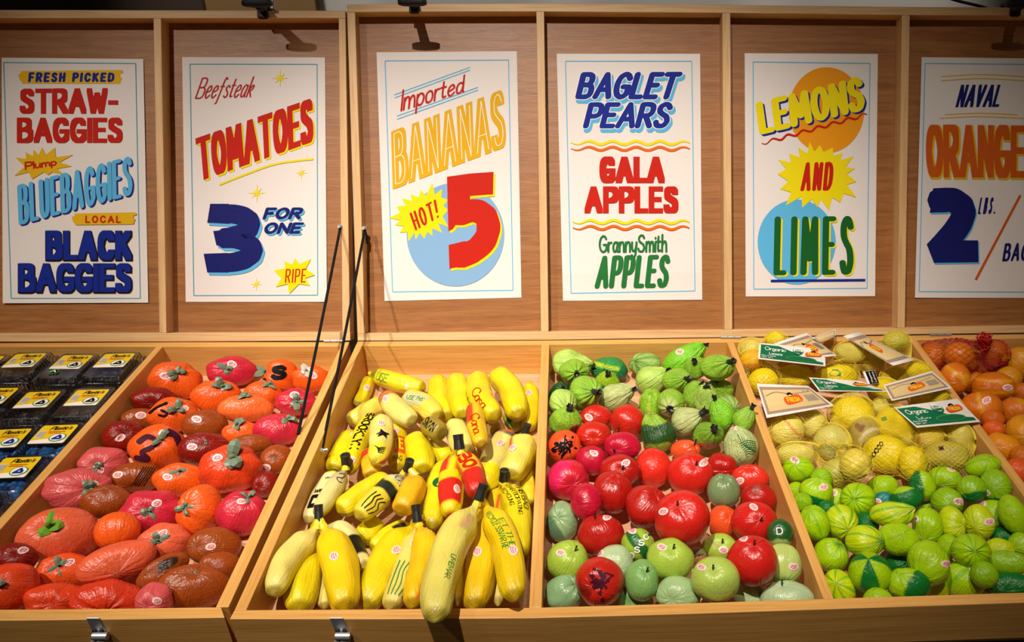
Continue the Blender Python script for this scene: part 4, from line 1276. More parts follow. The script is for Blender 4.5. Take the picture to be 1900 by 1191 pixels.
# ------------------------------------------------------------------ limes
LG, LY, LD, LM_ = (158, 198, 8), (190, 208, 12), (10, 108, 36), (138, 184, 12)
STR = [('gores', (108, 172, 16), 5, .85)]
lime_rows = [
    E(1481, 870, 29, 23, LG, 'glossy lime with a sticker below the lemon net', nick='glossy stickered lime', stick=(1476, 854), pats=STR),
    E(1514, 914, 31, 29, LG, 'lime with a dark green lower half and sticker', nick='half-dark stickered lime', stick=(1528, 904), pats=[('half', LD, (-.3, -1, .2), .35)], o=3),
    E(1524, 888, 20, 19, LM_, 'small lime below the lemons', o=-3),
    E(1477, 910, 16, 16, LG, 'small lime against the divider', tight=.97),
    E(1489, 932, 18, 18, LM_, 'lime half hidden against the divider', tight=.97),
    E(1553, 928, 20, 22, LG, 'small lime with a sticker', nick='small stickered lime', stick=(1547, 915), o=-6),
    E(1592, 928, 32, 32, LG, 'round lime pleated towards its navel', nick='round pleated lime', pleat=.09, dimple=.12, pole=(1585, 925), pats=STR),
    E(1637, 903, 29, 21, LG, 'smooth lime lying below the lemon nets', turn=.2),
    E(1681, 924, 28, 22, LD, 'dark green lime with a light rim', nick='dark green rimmed lime', pats=[('half', LG, (-.3, 1, .2), .6)], o=-2),
    E(1712, 902, 24, 28, LG, 'upright lime, one half dark green', nick='upright half-dark lime', pats=[('half', LD, (-1, -.1, .1), .05)]),
    E(1755, 888, 30, 22, LG, 'long lime lying beneath the lemon net', turn=-.2, stick=(1767, 869), pats=STR),
    E(1827, 865, 31, 22, LG, 'shiny lime highest up by the divider', nick='shiny highest lime', turn=.3, pats=STR, o=4),
    E(1802, 908, 26, 26, LM_, 'lime with a dark crumpled bottom', nick='dark-bottomed lime', pats=[('half', LD, (.2, -1, .2), .35)]),
    E(1853, 902, 27, 31, LM_, 'round lime with a sticker low on its side', nick='low-stickered round lime', stick=(1835, 913), pats=[('half', LD, (0, -1, .1), .72)], o=3),
    E(1880, 955, 25, 37, LG, 'tall upright lime by the divider', nick='tall upright divider lime', turn=.25),
    E(1757, 930, 28, 26, LM_, 'lime with a sticker on its shoulder', stick=(1776, 930)),
    E(1845, 955, 34, 27, LG, 'wide lime with a sticker on top', stick=(1826, 936), o=-8),
    E(1816, 969, 27, 33, LY, 'upright pale lime with a side sticker', nick='upright side-stickered lime', stick=(1833, 968), o=6),
    E(1766, 973, 24, 35, LY, 'tall pale lime with a scalloped dark foot', nick='tall dark-footed lime', pats=[('half', (40, 140, 40), (0, -1, .1), .6)]),
    E(1654, 954, 39, 24, LY, 'long striped lime with a pinched end', nick='long striped lime', pats=[('gores', (122, 178, 20), 8, .6)], pole=(1690, 944), pleat=.08, nub=.18, o=4),
    E(1721, 976, 27, 34, LG, 'upright lime with a sticker and dark navel', nick='upright dark-naveled lime', stick=(1700, 962), pats=[('blob', LD, (-.05, -.75, .6), .16)]),
    E(1720, 938, 19, 18, LM_, 'small lime between larger ones', o=-4, tight=.97),
    E(1512, 970, 27, 32, LG, 'oval lime against the divider', nick='oval divider lime', turn=.2, pats=STR),
    E(1561, 969, 30, 32, LY, 'pale pleated lime with a dark knot below', nick='pale knotted lime', pole=(1572, 980), pleat=.06, pats=[('blob', LD, (.35, -.6, .7), .18), ('gores', (110, 172, 20), 7, .75)]),
    E(1604, 1004, 35, 30, LY, 'lime with a thick dark stem at its side', nick='dark-stemmed lime', pole=(1634, 1004), pats=[('pole', LD, .55), ('gores', (110, 172, 20), 7, .75)], o=3),
    E(1667, 1001, 37, 30, LG, 'large smooth lime lying crosswise in mid pile', nick='large smooth lime', turn=-.1),
    E(1542, 1030, 31, 32, LG, 'lime with a dimpled top by the divider', nick='dimple-topped lime', pole=(1560, 1010), dimple=.1, pats=[('pole', (40, 130, 30), .5)]),
    E(1614, 1063, 38, 38, LG, 'big lime with broad dark green stripes', nick='big dark-striped lime', pole=(1614, 1040), pats=[('gores', LD, 3, .0)], pleat=.05, o=8),
    E(1723, 1044, 37, 40, LG, 'largest smooth lime with a side sticker', nick='largest smooth lime', stick=(1752, 1046), o=6),
    E(1801, 1023, 34, 32, LG, 'round lime pleated to its centre', nick='centre-pleated lime', pole=(1808, 1022), pleat=.09, dimple=.1, pats=STR),
    E(1787, 1076, 39, 33, LG, 'wide lime with star pleats near the front rail', nick='star-pleated front lime', pole=(1812, 1052), stick=(1808, 1055), pleat=.08, pats=STR, o=6),
    E(1685, 1084, 38, 29, LG, 'lime with a dark green lobe near the front rail', nick='dark-lobed front lime', pole=(1672, 1066), pleat=.07, pats=[('half', LD, (1, -.4, .2), .1)], o=8),
    E(1558, 1090, 27, 34, LY, 'pale lime wedged between divider and front rail', nick='pale corner lime', turn=.35, pats=[('gores', (120, 178, 20), 7, .65)]),
    E(1868, 1045, 40, 22, LM_, 'long smooth lime near the crate edge', nick='long smooth lime', turn=-.08),
    E(1872, 1085, 44, 23, LD, 'long dark green lime behind the front rail', nick='long dark green lime', pats=[('half', LG, (0, -1, .1), .66)], o=4),
    E(1862, 996, 24, 19, LD, 'small dark green lime by the divider', o=-5, tight=.97),
    E(1897, 1012, 24, 24, LG, 'lime against the divider, cut by the photo edge', tight=.97),
    E(1853, 1020, 27, 22, LY, 'yellow green lime behind the long ones', o=-3, tight=.87),
    E(1629, 1113, 27, 22, LG, 'lime low behind the front rail', tight=.97),
    E(1760, 1014, 20, 22, LG, 'lime peeping out beside the largest smooth one', o=-12, tight=.97),
    E(1608, 972, 22, 22, LD, 'dark green lime deep in the pile', o=-20, tight=.97),
    E(1642, 929, 20, 17, (16, 122, 120), 'teal coloured lime with a white sticker edge', nick='teal lime', stick=(1628, 931), tight=.97),
    E(1667, 1045, 24, 24, LD, 'dark lime deep beneath the largest one', o=-20, tight=.97),
    E(1826, 1066, 24, 24, LM_, 'lime behind the star-pleated front one', o=-10, tight=.97),
    E(1736, 1092, 22, 22, LY, 'yellowish lime low behind the front rail', o=-14, tight=.97),
    E(1533, 944, 17, 16, LD, 'tiny dark green lime near the divider', o=-4, tight=.97),
]

# ------------------------------------------------------------------ lemons, each in one of seven nets
LE, LP, LW = (232, 206, 16), (222, 208, 100), (226, 168, 40)
nets = {k: [] for k in 'ABCDEFG'}
lemon_rows = [
    ('A', E(1440, 630, 19, 16, LE, 'yellow lemon at the top of the back net')), ('A', E(1394, 647, 21, 19, LP, 'pale lemon in the back corner net')),
    ('A', E(1391, 668, 22, 19, (232, 176, 14), 'orange-tinged lemon beneath the front green card', pats=[('half', (196, 110, 30), (0, -1, .2), .5)])),
    ('A', E(1416, 706, 28, 24, LE, 'lemon by the divider under the pale card')), ('A', E(1471, 698, 31, 21, LE, 'round lemon with creased front in the back net')),
    ('B', E(1577, 654, 26, 19, LP, 'pale lemon between the back cards', nick='pale lemon between the cards')), ('B', E(1550, 698, 39, 23, LE, 'large lemon with a green leaf logo', nick='leaf-logo lemon', prints=[('lime_print', [[(-10, -4), (-4, -12), (4, -12), (10, -5), (9, 0), (-9, 0)]])])),
    ('B', E(1620, 672, 20, 18, LP, 'small pale lemon behind the slanted card')),
    ('C', E(1663, 633, 23, 18, (198, 188, 60), 'topmost lemon against the lid rail', nick='topmost lemon')), ('C', E(1664, 699, 27, 18, LE, 'lemon above the wide beige card')),
    ('C', E(1707, 689, 22, 16, LE, 'small lemon near the orange box', )), 
    ('D', E(1462, 798, 31, 31, LP, 'pale lemon with an orange swirl', nick='orange-swirled lemon', pats=[('band', (214, 130, 60), (.7, .6, .3), .5, .10)])), ('D', E(1507, 785, 24, 26, LP, 'upright pale lemon behind the swirled one')),
    ('D', E(1542, 822, 32, 33, (206, 200, 108), 'large pale lemon at the front of its net', nick='large pale front lemon')), ('D', E(1476, 842, 33, 20, LP, 'dimpled lemon above the stickered lime')),
    ('D', E(1553, 876, 26, 26, (188, 180, 74), 'olive tinted lemon lowest in the net', nick='olive tinted lemon')), ('D', E(1587, 861, 28, 29, (220, 198, 70), 'lemon with a pointed end lowest in the net', nick='pointed lowest lemon', pole=(1607, 876), nub=.2)),
    ('E', E(1581, 769, 39, 35, LE, 'biggest bright yellow lemon', nick='biggest bright lemon')), ('E', E(1605, 803, 26, 29, (176, 158, 84), 'lemon covered in coloured packaging print', nick='packaging-print lemon', pats=[('blob', (120, 50, 60), (-.4, .3, .8), .3), ('band', (230, 220, 190), (.5, -.6, .4), .5, .12)])),
    ('E', E(1660, 793, 37, 38, LE, 'large lemon with a small leaf print', nick='large leaf-printed lemon', prints=[('lime_print', [[(-22, -16), (-14, -20), (-12, -14), (-20, -11)]])])), ('E', E(1644, 843, 41, 35, LE, 'round lemon with curved black lettering', nick='black-lettered lemon', prints=[('black', write('MOCCO', [(-32, 8), (-8, -26), (-2, -20), (-26, 14)], .2))])),
    ('E', E(1694, 859, 26, 31, LE, 'lemon behind the black-lettered one', o=-3)), ('E', E(1639, 757, 20, 18, LP, 'small lemon beneath the green strip card')),
    ('F', E(1723, 817, 27, 28, (214, 186, 60), 'lemon with brown torn print', nick='brown-torn lemon', pats=[('blob', (170, 84, 30), (-.5, -.1, .8), .25), ('blob', (180, 90, 40), (.4, -.1, .8), .2)])), ('F', E(1770, 802, 26, 24, LE, 'lemon under the last green card')),
    ('F', E(1756, 846, 40, 29, (190, 172, 60), 'olive lemon with a small dark logo', nick='olive logo lemon', prints=[('maroon', [[(-12, -16), (-4, -18), (-3, -11), (-11, -10)]])])), ('F', E(1806, 818, 22, 31, LP, 'pale lemon beside the orange box divider', nick='pale divider lemon')),
    ('G', E(1713, 742, 23, 19, LE, 'lemon beneath the beige barcode card')), ('G', E(1760, 733, 24, 20, LE, 'lemon beside the oranges under a card')), ('G', E(1640, 722, 24, 20, LE, 'lemon beneath the black tag'))]
for bag, r in lemon_rows:
    px, py, rx, ry, col, desc, kw = r
    kw = dict(kw)
    kw.pop('o', None)
    o, P, rad = fruit(B_LEM, 'lemon', px, py, rx, ry, col, desc, top=0.2, tight=.98, low=-.045, **kw)
    nets[bag].append((P, rad))
lay(B_LEM, 'lime', lime_rows)

# ------------------------------------------------------------------ oranges
ON, OY = (214, 112, 16), (226, 150, 20)
orange_nets = []
for r in [E(1728, 660, 25, 25, ON, 'orange in the red net nearest the lemons', nick='netted orange near the lemons'), E(1779, 660, 27, 25, ON, 'middle orange in the red net', nick='middle netted orange'), E(1818, 678, 22, 20, ON, 'small orange low in the red net'), E(1846, 656, 23, 23, ON, 'orange in the red net beyond the knot')]:
    o, P, rad = fruit(B_ORG, 'orange', *r[:6], top=.2, **r[6])
    orange_nets.append((P, rad))
lay(B_ORG, 'orange', [
    E(1772, 702, 27, 30, ON, 'orange with pale yellow patches below the red net', nick='yellow-patched upright orange', pats=[('band', OY, (.5, .8, .2), .45, .16), ('blob', OY, (.6, -.1, .7), .35)], o=4),
    E(1842, 717, 38, 27, ON, 'wide orange with yellow bands and a sticker', nick='wide yellow-banded orange', stick=(1866, 719), pats=[('band', OY, (.1, 1, .2), .55, .12), ('band', OY, (0, 1, .2), -.25, .12)]),
    E(1870, 701, 24, 22, OY, 'yellow orange behind the wide banded one', o=-6),
    E(1891, 673, 31, 30, OY, 'big yellow orange against the back board', nick='big yellow back orange'),
    E(1821, 757, 37, 30, ON, 'round orange with a white sticker on top', nick='round white-stickered orange', stick=(1830, 743), pats=[('band', OY, (1, .2, .1), .1, .12)], o=4),
    E(1885, 762, 29, 25, ON, 'glossy orange by the photo edge', pats=[('blob', OY, (.3, .7, .6), .3)]),
    E(1899, 803, 31, 34, OY, 'large yellow orange by the photo edge', nick='large yellow edge orange', o=4),
    E(1843, 797, 20, 17, (226, 96, 24), 'small red-orange one behind the cylindrical one', nick='small red-orange fruit'),
    E(1862, 831, 34, 25, (226, 140, 14), 'cylindrical yellow orange leaning on the divider', nick='cylindrical yellow orange', turn=-.6, lump=.03),
    E(1889, 876, 27, 26, (222, 88, 26), 'red-orange fruit against the divider'),
    E(1808, 709, 20, 20, ON, 'small orange behind the sticker-topped one', o=-6, tight=.97),
    E(1898, 727, 18, 17, ON, 'orange half hidden at the photo edge', tight=.97),
    E(1895, 846, 20, 19, ON, 'orange deep in the pile at the photo edge', o=-12, tight=.97),
    E(1842, 778, 20, 18, (206, 98, 20), 'dark orange low in the pile', o=-14, tight=.97),
])

# ------------------------------------------------------------------ bananas
BY, BP, BM = (222, 202, 16), (222, 208, 108), (230, 206, 48)

class Banana:
    def __init__(b, pts, w, z, stemmed, arch):
        P = [on_z(x, y, z) for x, y in pts]
        t = np.linspace(0, 1, 31)
        if len(P) == 2:
            c = P[0] * (1 - t[:, None]) + P[1] * t[:, None]
        else:
            c = catmull(P, 15 if len(P) == 3 else 10)
            L = np.concatenate([[0], np.cumsum(np.linalg.norm(np.diff(c, axis=0), axis=1))])
            c = np.stack([np.interp(t * L[-1], L, c[:, i]) for i in range(3)], axis=1)
        c[:, 2] += arch * np.sin(math.pi * t)
        r = np.array([w / 2 * depth_of(p) / FOC for p in c])
        tip = np.clip((1 - t) / .20, 0, 1)
        end = .20 + .80 * np.sqrt(1 - (1 - tip) ** 2)
        if stemmed:
            k = np.clip(t / .24, 0, 1)
            head = .22 + .78 * (k * k * (3 - 2 * k))
        else:
            k = np.clip(t / .17, 0, 1)
            head = .28 + .72 * np.sqrt(1 - (1 - k) ** 2)
        b.c, b.r = c, r * np.minimum(end, head) * (1 - .05 * np.cos(math.pi * t * 2))
        b.t = t
        b.len = np.linalg.norm(np.diff(c, axis=0), axis=1).sum()
    def spheres(b):
        return [(b.c[i], b.r[i]) for i in range(2, 30, 3)]
    def build(b, root, tint, nphi=20):
        c, r = b.c, b.r
        T = np.gradient(c, axis=0)
        T /= np.linalg.norm(T, axis=1)[:, None]
        b.T = T
        N = CAM - c
        N -= T * (N * T).sum(axis=1)[:, None]
        N /= np.linalg.norm(N, axis=1)[:, None]
        b.N, b.B = N, np.cross(T, N)
        b.sd = ODDS.random(4) * 6.28
        mid = c[15]
        z = (c[-1] - c[0]) / np.linalg.norm(c[-1] - c[0])
        x = N[15] - z * (N[15] @ z)
        x /= np.linalg.norm(x)
        b.M = np.eye(4)
        b.M[:3, :3] = np.stack([x, np.cross(z, x), z], axis=1)
        b.M[:3, 3] = mid
        b.inv = np.linalg.inv(b.M)
        n = len(c)
        tt, ph = np.meshgrid(b.t, np.linspace(0, 2 * math.pi, nphi, endpoint=False), indexing='ij')
        V = b.at(tt.ravel(), ph.ravel())
        V = np.vstack([V, b.loc(c[0] - T[0] * r[0] * .5), b.loc(c[-1] + T[-1] * r[-1] * .55)])
        F = [(i * nphi + j, i * nphi + (j + 1) % nphi, (i + 1) * nphi + (j + 1) % nphi, (i + 1) * nphi + j) for i in range(n - 1) for j in range(nphi)]
        F += [(n * nphi, (j + 1) % nphi, j) for j in range(nphi)] + [(n * nphi + 1, (n - 1) * nphi + j, (n - 1) * nphi + (j + 1) % nphi) for j in range(nphi)]
        C = tint(np.append(tt.ravel(), [0, 1]), np.append(ph.ravel(), [0, 0]), b)
        o = mesh_obj('banana', V, F, M_FRUIT['banana'], smooth=True, tint=C, world_space=False)
        m = b.M.copy()
        if root is not None:
            o.parent = root
            m[:3, 3] -= np.array(root.location)
        o.matrix_basis = Matrix(m.tolist())
        sb = o.modifiers.new('round', 'SUBSURF')
        sb.levels = sb.render_levels = 1
        b.obj = o
        return o
    def loc(b, p):
        return np.asarray(p) @ b.inv[:3, :3].T + b.inv[:3, 3]
    def at(b, t, ph, lift=0.0):
        t, ph = np.asarray(t, float), np.asarray(ph, float)
        ix = np.clip(t, 0, 1) * 30
        g = lambda A: np.stack([np.interp(ix, np.arange(31), A[:, i]) for i in range(3)], axis=-1)
        rr = np.interp(ix, np.arange(31), b.r)
        rr = rr * (1 + .045 * np.cos(5 * ph + b.sd[0]) + .03 * np.sin(2 * ph + 7 * t + b.sd[1]) + .02 * np.sin(17 * t + 3 * ph + b.sd[2])) + lift
        return b.loc(g(b.c) + rr[..., None] * (np.cos(ph)[..., None] * g(b.N) + np.sin(ph)[..., None] * g(b.B)))
    def sticker(b, t, ph, big=1.0):
        a = 0.0105 * big
        i = int(t * 30)
        rr = b.r[i]
        V, F = [], []
        for sc, li in ((0, .0010), (.6, .0010), (1, .0010), (1.03, -.0003)):
            for j in range(16 if sc else 1):
                u, w = a * sc * math.cos(j * math.pi / 8), a * .72 * sc * math.sin(j * math.pi / 8)
                V.append(b.at(t + u / b.len, ph + w / rr, li))
        F = [(0, 1 + j, 1 + (j + 1) % 16) for j in range(16)]
        for k in range(2):
            o = 1 + k * 16
            F += [(o + j, o + 16 + j, o + 16 + (j + 1) % 16, o + (j + 1) % 16) for j in range(16)]
        MI = [0] * len(F)
        for pl in stroke([(-.6, .3), (0, .5), (.5, .3)], .2, k=2) + stroke([(-.6, -.05), (-.1, .1), (.6, -.05)], .24, k=2) + stroke([(-.4, -.45), (0, -.35), (.4, -.45)], .2, k=2):
            o = len(V)
            for u, w in pl:
                V.append(b.at(t + u * a / b.len, ph + w * a * .8 / rr, .0014))
            F.append(list(range(o, o + len(pl))))
            MI.append(1)
        mesh_obj('sticker', V, F, [M_STICK, INK['pink']], b.obj, mi=MI, world_space=False)
    def prints(b, items):
        """(ink, polygons in a unit square, t0, t1, phi of the square's top, phi of its bottom, across)"""
        for inkname, polys, t0, t1, p0, p1, across in items:
            V, F = [], []
            for k, pl in enumerate(polys):
                o = len(V)
                for x, y in pl:
                    if across:
                        V.append(b.at(t0 + (t1 - t0) * y, p0 + (p1 - p0) * x, .0009 + (k % 7) * .00002))
                    else:
                        V.append(b.at(t0 + (t1 - t0) * x, p0 + (p1 - p0) * y, .0009 + (k % 7) * .00002))
                F.append(list(range(o, o + len(pl))))
            mesh_obj('printed_lettering', V, F, INK[inkname], b.obj, world_space=False)

def unit(text, w, h, wx, **kw):
    return [[(x / w, y / h) for x, y in p] for p in write(text, [(0, 0), (w, 0), (w, h), (0, h)], wx, **kw)]

def banana_tint(base, pats=()):
    base = np.array(srgb(*base))
    def fn(t, ph, b):
        ph = (ph + math.pi) % (2 * math.pi) - math.pi
        n = np.sin(9 * t + 2 * ph + b.sd[0]) * .5 + np.sin(23 * t - ph + b.sd[3]) * .5
        c = base * (1 + .07 * n[:, None])
        c = np.where((t > .965)[:, None], c * np.array([.55, .5, .3]), c)
        for k in pats:
            col = np.array(srgb(*k[1]))
            if k[0] == 'seg':
                m = (t >= k[2] + .015 * n) & (t <= k[3] + .015 * n)
            elif k[0] == 'side':
                m = (ph >= k[2] + .1 * n) & (ph <= k[3] + .1 * n)
            else:
                m = (t >= k[2]) & (t <= k[3]) & (ph >= k[4]) & (ph <= k[5])
            c = np.where(m[:, None], col, c)
        return np.concatenate([np.clip(c, 0, 1), np.ones((len(c), 1))], axis=1)
    return fn

def banana(pts, w, col, desc=None, nick=None, root=None, pats=(), stick=None, prints=(), z=None, stemmed=False, arch=0.0, top=0.12, tight=.92):
    best = None
    w = w * 1.12
    if z is None:
        zz = BED + 1.08 * w / 2 * depth_of(on_z(*pts[0], BED)) / FOC
        while zz < top:
            b = Banana(pts, w, zz, stemmed, arch)
            sp = b.spheres()
            worst = max(clash(B_BAN, c, np.eye(3) / r, tight) for c, r in sp)
            if max(c[1] + r for c, r in sp) > B_BAN.back:
                worst += .05
            if best is None or worst < best[0] - 1e-4:
                best = (worst, b)
            if worst <= 0:
                break
            zz += .004
        b = best[1]
    else:
        b = Banana(pts, w, z, stemmed, arch)
    lo = min(c[2] - r for c, r in b.spheres())
    if lo < 0:                                                   # keep it between the boards
        xs = [B_BAN.l(c[1]) + r - c[0] for c, r in b.spheres()] + [0]
        xe = [c[0] - (B_BAN.r(c[1]) - r) for c, r in b.spheres()] + [0]
        ys = [B_BAN.front + r * .6 - c[1] for c, r in b.spheres()] + [0]
        b.c[:, 0] += (max(xs) - max(xe)) * 1.1
        if z is None:
            b.c[:, 1] += max(0, max(ys))
    for c, r in b.spheres():
        B_BAN.solid.append((c, np.eye(3) / r))
    o = b.build(root, banana_tint(col, pats))
    if stick:
        b.sticker(*stick)
    if prints:
        b.prints(prints)
    if root is None:
        prop(o, cat='banana', group=GROUP['banana'])
        m = pts[len(pts) // 2]
        LABELLED.append((o, B_BAN, m[0], m[1], desc, nick))
    return b

def bunch(tape, tape_dir, tape_w, tape_l, desc, nick, members):
    """bananas bound at the stem with black tape: one thing"""
    root = empty('banana_bunch', tuple(on_z(*tape, 0.02)), cat='banana bunch', group='taped banana bunches')
    ends = []
    for kw in members:
        kw = dict(kw)
        b = banana(kw.pop('pts'), kw.pop('w'), kw.pop('col'), root=root, stemmed=True, **kw)
        ends.append(b.c[0])
    zz = max(e[2] for e in ends) + .010
    p0 = on_z(*tape, zz)
    q = on_z(tape[0] + tape_dir[0] * tape_l, tape[1] + tape_dir[1] * tape_l, zz + .018)
    s = depth_of(p0) / FOC
    d = q - p0
    V, F = tube([p0 - d * .25, p0, p0 + d * .5, p0 + d, p0 + d * .86], [tape_w * s * .52, tape_w * s * .5, tape_w * s * .46, tape_w * s * .49, tape_w * s * .22], 14)
    mesh_obj('tape', V, F, M_TAPE, root)
    for e in ends:                                               # the thin wrapped stems that run into the tape
        V, F = tube([e, (e + p0) / 2 + np.array([0, 0, .002]), p0 + d * .2], [.0085, .0065, .006], 8)
        mesh_obj('stem', V, F, mat_stem, root)
    LABELLED.append((root, B_BAN, tape[0], tape[1], desc, nick))
mat_stem = mat('yellow_stem_wrap', srgb(*BM), 0.4)

ORG, REDB = (214, 96, 30), (200, 34, 22)
banana([(686, 702), (676, 730), (662, 752)], 22, BY, 'small yellow banana standing in the back corner', 'small back corner banana', stick=(.55, 0))
banana([(684, 692), (738, 709), (789, 720)], 30, BY, 'long yellow banana lying along the back board', 'long back board banana', stemmed=True, pats=[('patch', (120, 120, 40), .1, .2, -.9, .4), ('patch', (216, 216, 206), .74, .79, -.3, .4)], prints=[('lime_print', unit('USE', 3, 1, .1), .25, .45, -.5, .4, False)])
banana([(944, 768), (953, 780), (962, 792)], 28, (160, 170, 40), 'short green-tipped banana beneath the large smooth one', 'green-tipped banana', pats=[('seg', (40, 120, 56), .5, .8)])
banana([(906, 776), (916, 790), (926, 806)], 32, (214, 190, 120), 'pale banana with a red patch', 'red-patched banana', pats=[('seg', (196, 40, 30), .2, .6)])
banana([(990, 708), (992, 750), (989, 797)], 30, BY, 'yellow banana standing against the divider', 'banana against the divider', stemmed=True, stick=(.42, .1))
banana([(812, 704), (818, 742), (834, 778)], 37, BY, 'plain bright banana third from the divider at the back', 'plain bright back banana')
banana([(846, 701), (853, 740), (861, 774)], 38, BY, 'plain bright banana beside the red-lettered one', 'plain bright banana')
banana([(886, 698), (892, 738), (922, 776)], 40, BY, 'yellow banana with curly red lettering', 'curly red-lettered banana', pats=[('side', (206, 130, 20), -1.3, -1.05)], prints=[('red', unit('Casa', 3, 1, .1) , .5, .86, -.35, .45, False), ('dark_green', unit('HNLIMEN', 6, 1, .1), .42, .9, 1.0, 1.4, False)])
banana([(920, 692), (948, 724), (962, 774)], 42, BY, 'large smooth yellow banana by the back board', 'large smooth back banana')
banana([(879, 752), (884, 790), (894, 828)], 30, (228, 182, 16), 'amber banana with red script', 'amber red-script banana', pats=[('patch', (200, 60, 20), .1, .5, .3, 1.4)], prints=[('red', unit('Cana', 3, 1, .11), .4, .85, -.5, .5, False)])
banana([(843, 786), (852, 812), (865, 838)], 38, BP, 'pale grey yellow banana in the middle', 'pale grey yellow banana')
banana([(750, 738), (786, 750), (812, 776)], 36, (222, 200, 70), 'pale banana with grey printed words', 'grey-printed pale banana', pats=[('patch', (190, 190, 140), .1, .62, -.7, .5)], prints=[('lime_print', unit('USE THIS', 5, 1, .1), .16, .6, -.4, .0, False)])
banana([(792, 784), (806, 796), (822, 806)], 34, (150, 130, 40), 'short olive brown printed banana', 'short olive brown banana', prints=[('black', unit('SWMN', 3, 1, .12), .2, .8, -.5, .4, False)])
banana([(700, 746), (664, 764), (629, 784)], 32, (226, 206, 80), 'pale banana lying crosswise near the side board', 'crosswise pale banana')
banana([(714, 734), (736, 760), (768, 784)], 35, BP, 'pale banana with an orange patch at its end', 'orange-ended pale banana', pats=[('seg', (206, 110, 50), 0, .25), ('patch', (90, 90, 80), .05, .12, -1, .6)], stick=(.30, .1))
banana([(644, 806), (626, 838), (609, 874)], 35, BY, 'yellow banana against the side board', 'side board banana', stick=(.18, -.2))
banana([(690, 772), (666, 820), (648, 878)], 30, BY, 'yellow banana lettered BROOKLYN', 'BROOKLYN banana', prints=[('black', unit('BROOKLYN', 6.2, 1, .17), .03, .72, -.22, .80, False)], stick=(.9, .2))
banana([(735, 792), (739, 830), (737, 872)], 33, BY, 'yellow banana with an orange square print', 'orange-square banana', pats=[('patch', (222, 90, 24), .42, .78, -.7, .6)], prints=[('yellow', unit('TE', 1, 1, .16) , .48, .72, .5, -.5, True), ('black', unit('BAG', 3, 1, .12), .84, .92, .6, -.5, True)], stick=(.3, .1))
banana([(686, 838), (688, 860), (690, 884)], 30, (222, 170, 20), 'short banana with red blocks', 'red-block banana', pats=[('seg', (196, 40, 20), .1, .4)])
banana([(707, 777), (708, 815), (700, 858)], 38, BP, 'pale banana printed with a black star', 'black-star banana', pats=[('seg', (226, 206, 50), .75, 1), ('side', (214, 96, 30), -2.2, -1.15)], stick=(.34, 0), prints=[('black', [[(x, y) for x, y in p] for p in burst((.5, .5), [(.0, .55), (.3, .4), (.35, .05), (.6, .35), (1.0, .3), (.75, .6), (.8, 1.0), (.5, .75), (.15, 1.0), (.25, .68)], .7)], .48, .66, .55, -.65, True), ('black', [p for i in range(5) for p in stroke([(.1 + .1 * i, .2 + .1 * i), (.4, .5 + .08 * i), (.8, .3 + .12 * i)], .04, k=3)], .78, .97, .7, -.7, True)])
banana([(801, 824), (818, 842), (838, 854)], 34, BY, 'short plain banana behind the red-and-yellow bunch', 'short plain banana')
banana([(770, 812), (778, 842), (786, 876)], 43, BY, 'fat plain yellow banana in the middle', 'fat plain banana')
banana([(992, 824), (991, 860), (987, 896)], 22, BM, 'slim banana standing against the divider', 'slim divider banana')
banana([(984, 872), (988, 905), (990, 936)], 24, BM, 'half hidden banana beside the divider', 'half hidden divider banana')
banana([(724, 888), (680, 912), (628, 950)], 39, BY, 'long yellow banana lying crosswise', 'long crosswise banana')
banana([(945, 806), (920, 850), (897, 908)], 46, BP, 'pale banana with an orange and grey striped end', 'orange-striped banana', pats=[('seg', ORG, 0, .10), ('seg', (90, 84, 70), .10, .17), ('patch', BY, .72, 1, -2, 2)], stick=(.38, .2))
bunch((974, 803), (.35, -1), 15, 16, 'pale yellow banana taped black, by the divider', 'taped pale banana', [
    dict(pts=[(973, 808), (968, 845), (947, 886)], w=48, col=(228, 208, 90), pats=[('side', BY, -1.8, -.6), ('patch', (200, 70, 40), .15, .55, .9, 1.1)], stick=(.6, .7))])
banana([(596, 1030), (599, 1080), (602, 1128)], 26, BP, 'pale banana sliver between the two front ones', 'pale banana sliver')
banana([(702, 968), (688, 982), (668, 1002)], 36, BY, 'yellow banana deep behind the front bunch', 'banana deep behind the front bunch')
banana([(608, 876), (582, 920), (555, 970)], 33, (230, 218, 150), "pale banana with bold black lettering", 'bold-lettered banana', pats=[('seg', (236, 206, 20), 0, .14), ('seg', (16, 14, 14), .05, .12)], prints=[('black', unit("we're", 3, 1, .15), .46, .59, 1.0, -.6, True), ('black', unit('D', 1.2, 1, .3), .62, .86, 1.0, -.3, True), ('black', unit('ome. s', 4, 1, .13), .24, .30, .7, -.7, True)])
bunch((643, 858), (-.2, -1), 19, 14, 'grey pale banana with black tape, leaning on the lettered one', 'grey taped banana', [
    dict(pts=[(641, 872), (616, 912), (588, 956)], w=30, col=(214, 202, 128), pats=[('seg', (186, 176, 126), 0, .35), ('side', BY, -2, -.7)], prints=[('maroon', [p for p in stroke([(.2, .2), (.7, .1), (.6, .5), (.2, .6), (.5, .9), (.8, .8)], .06)], .2, .42, .6, -.6, True)])])
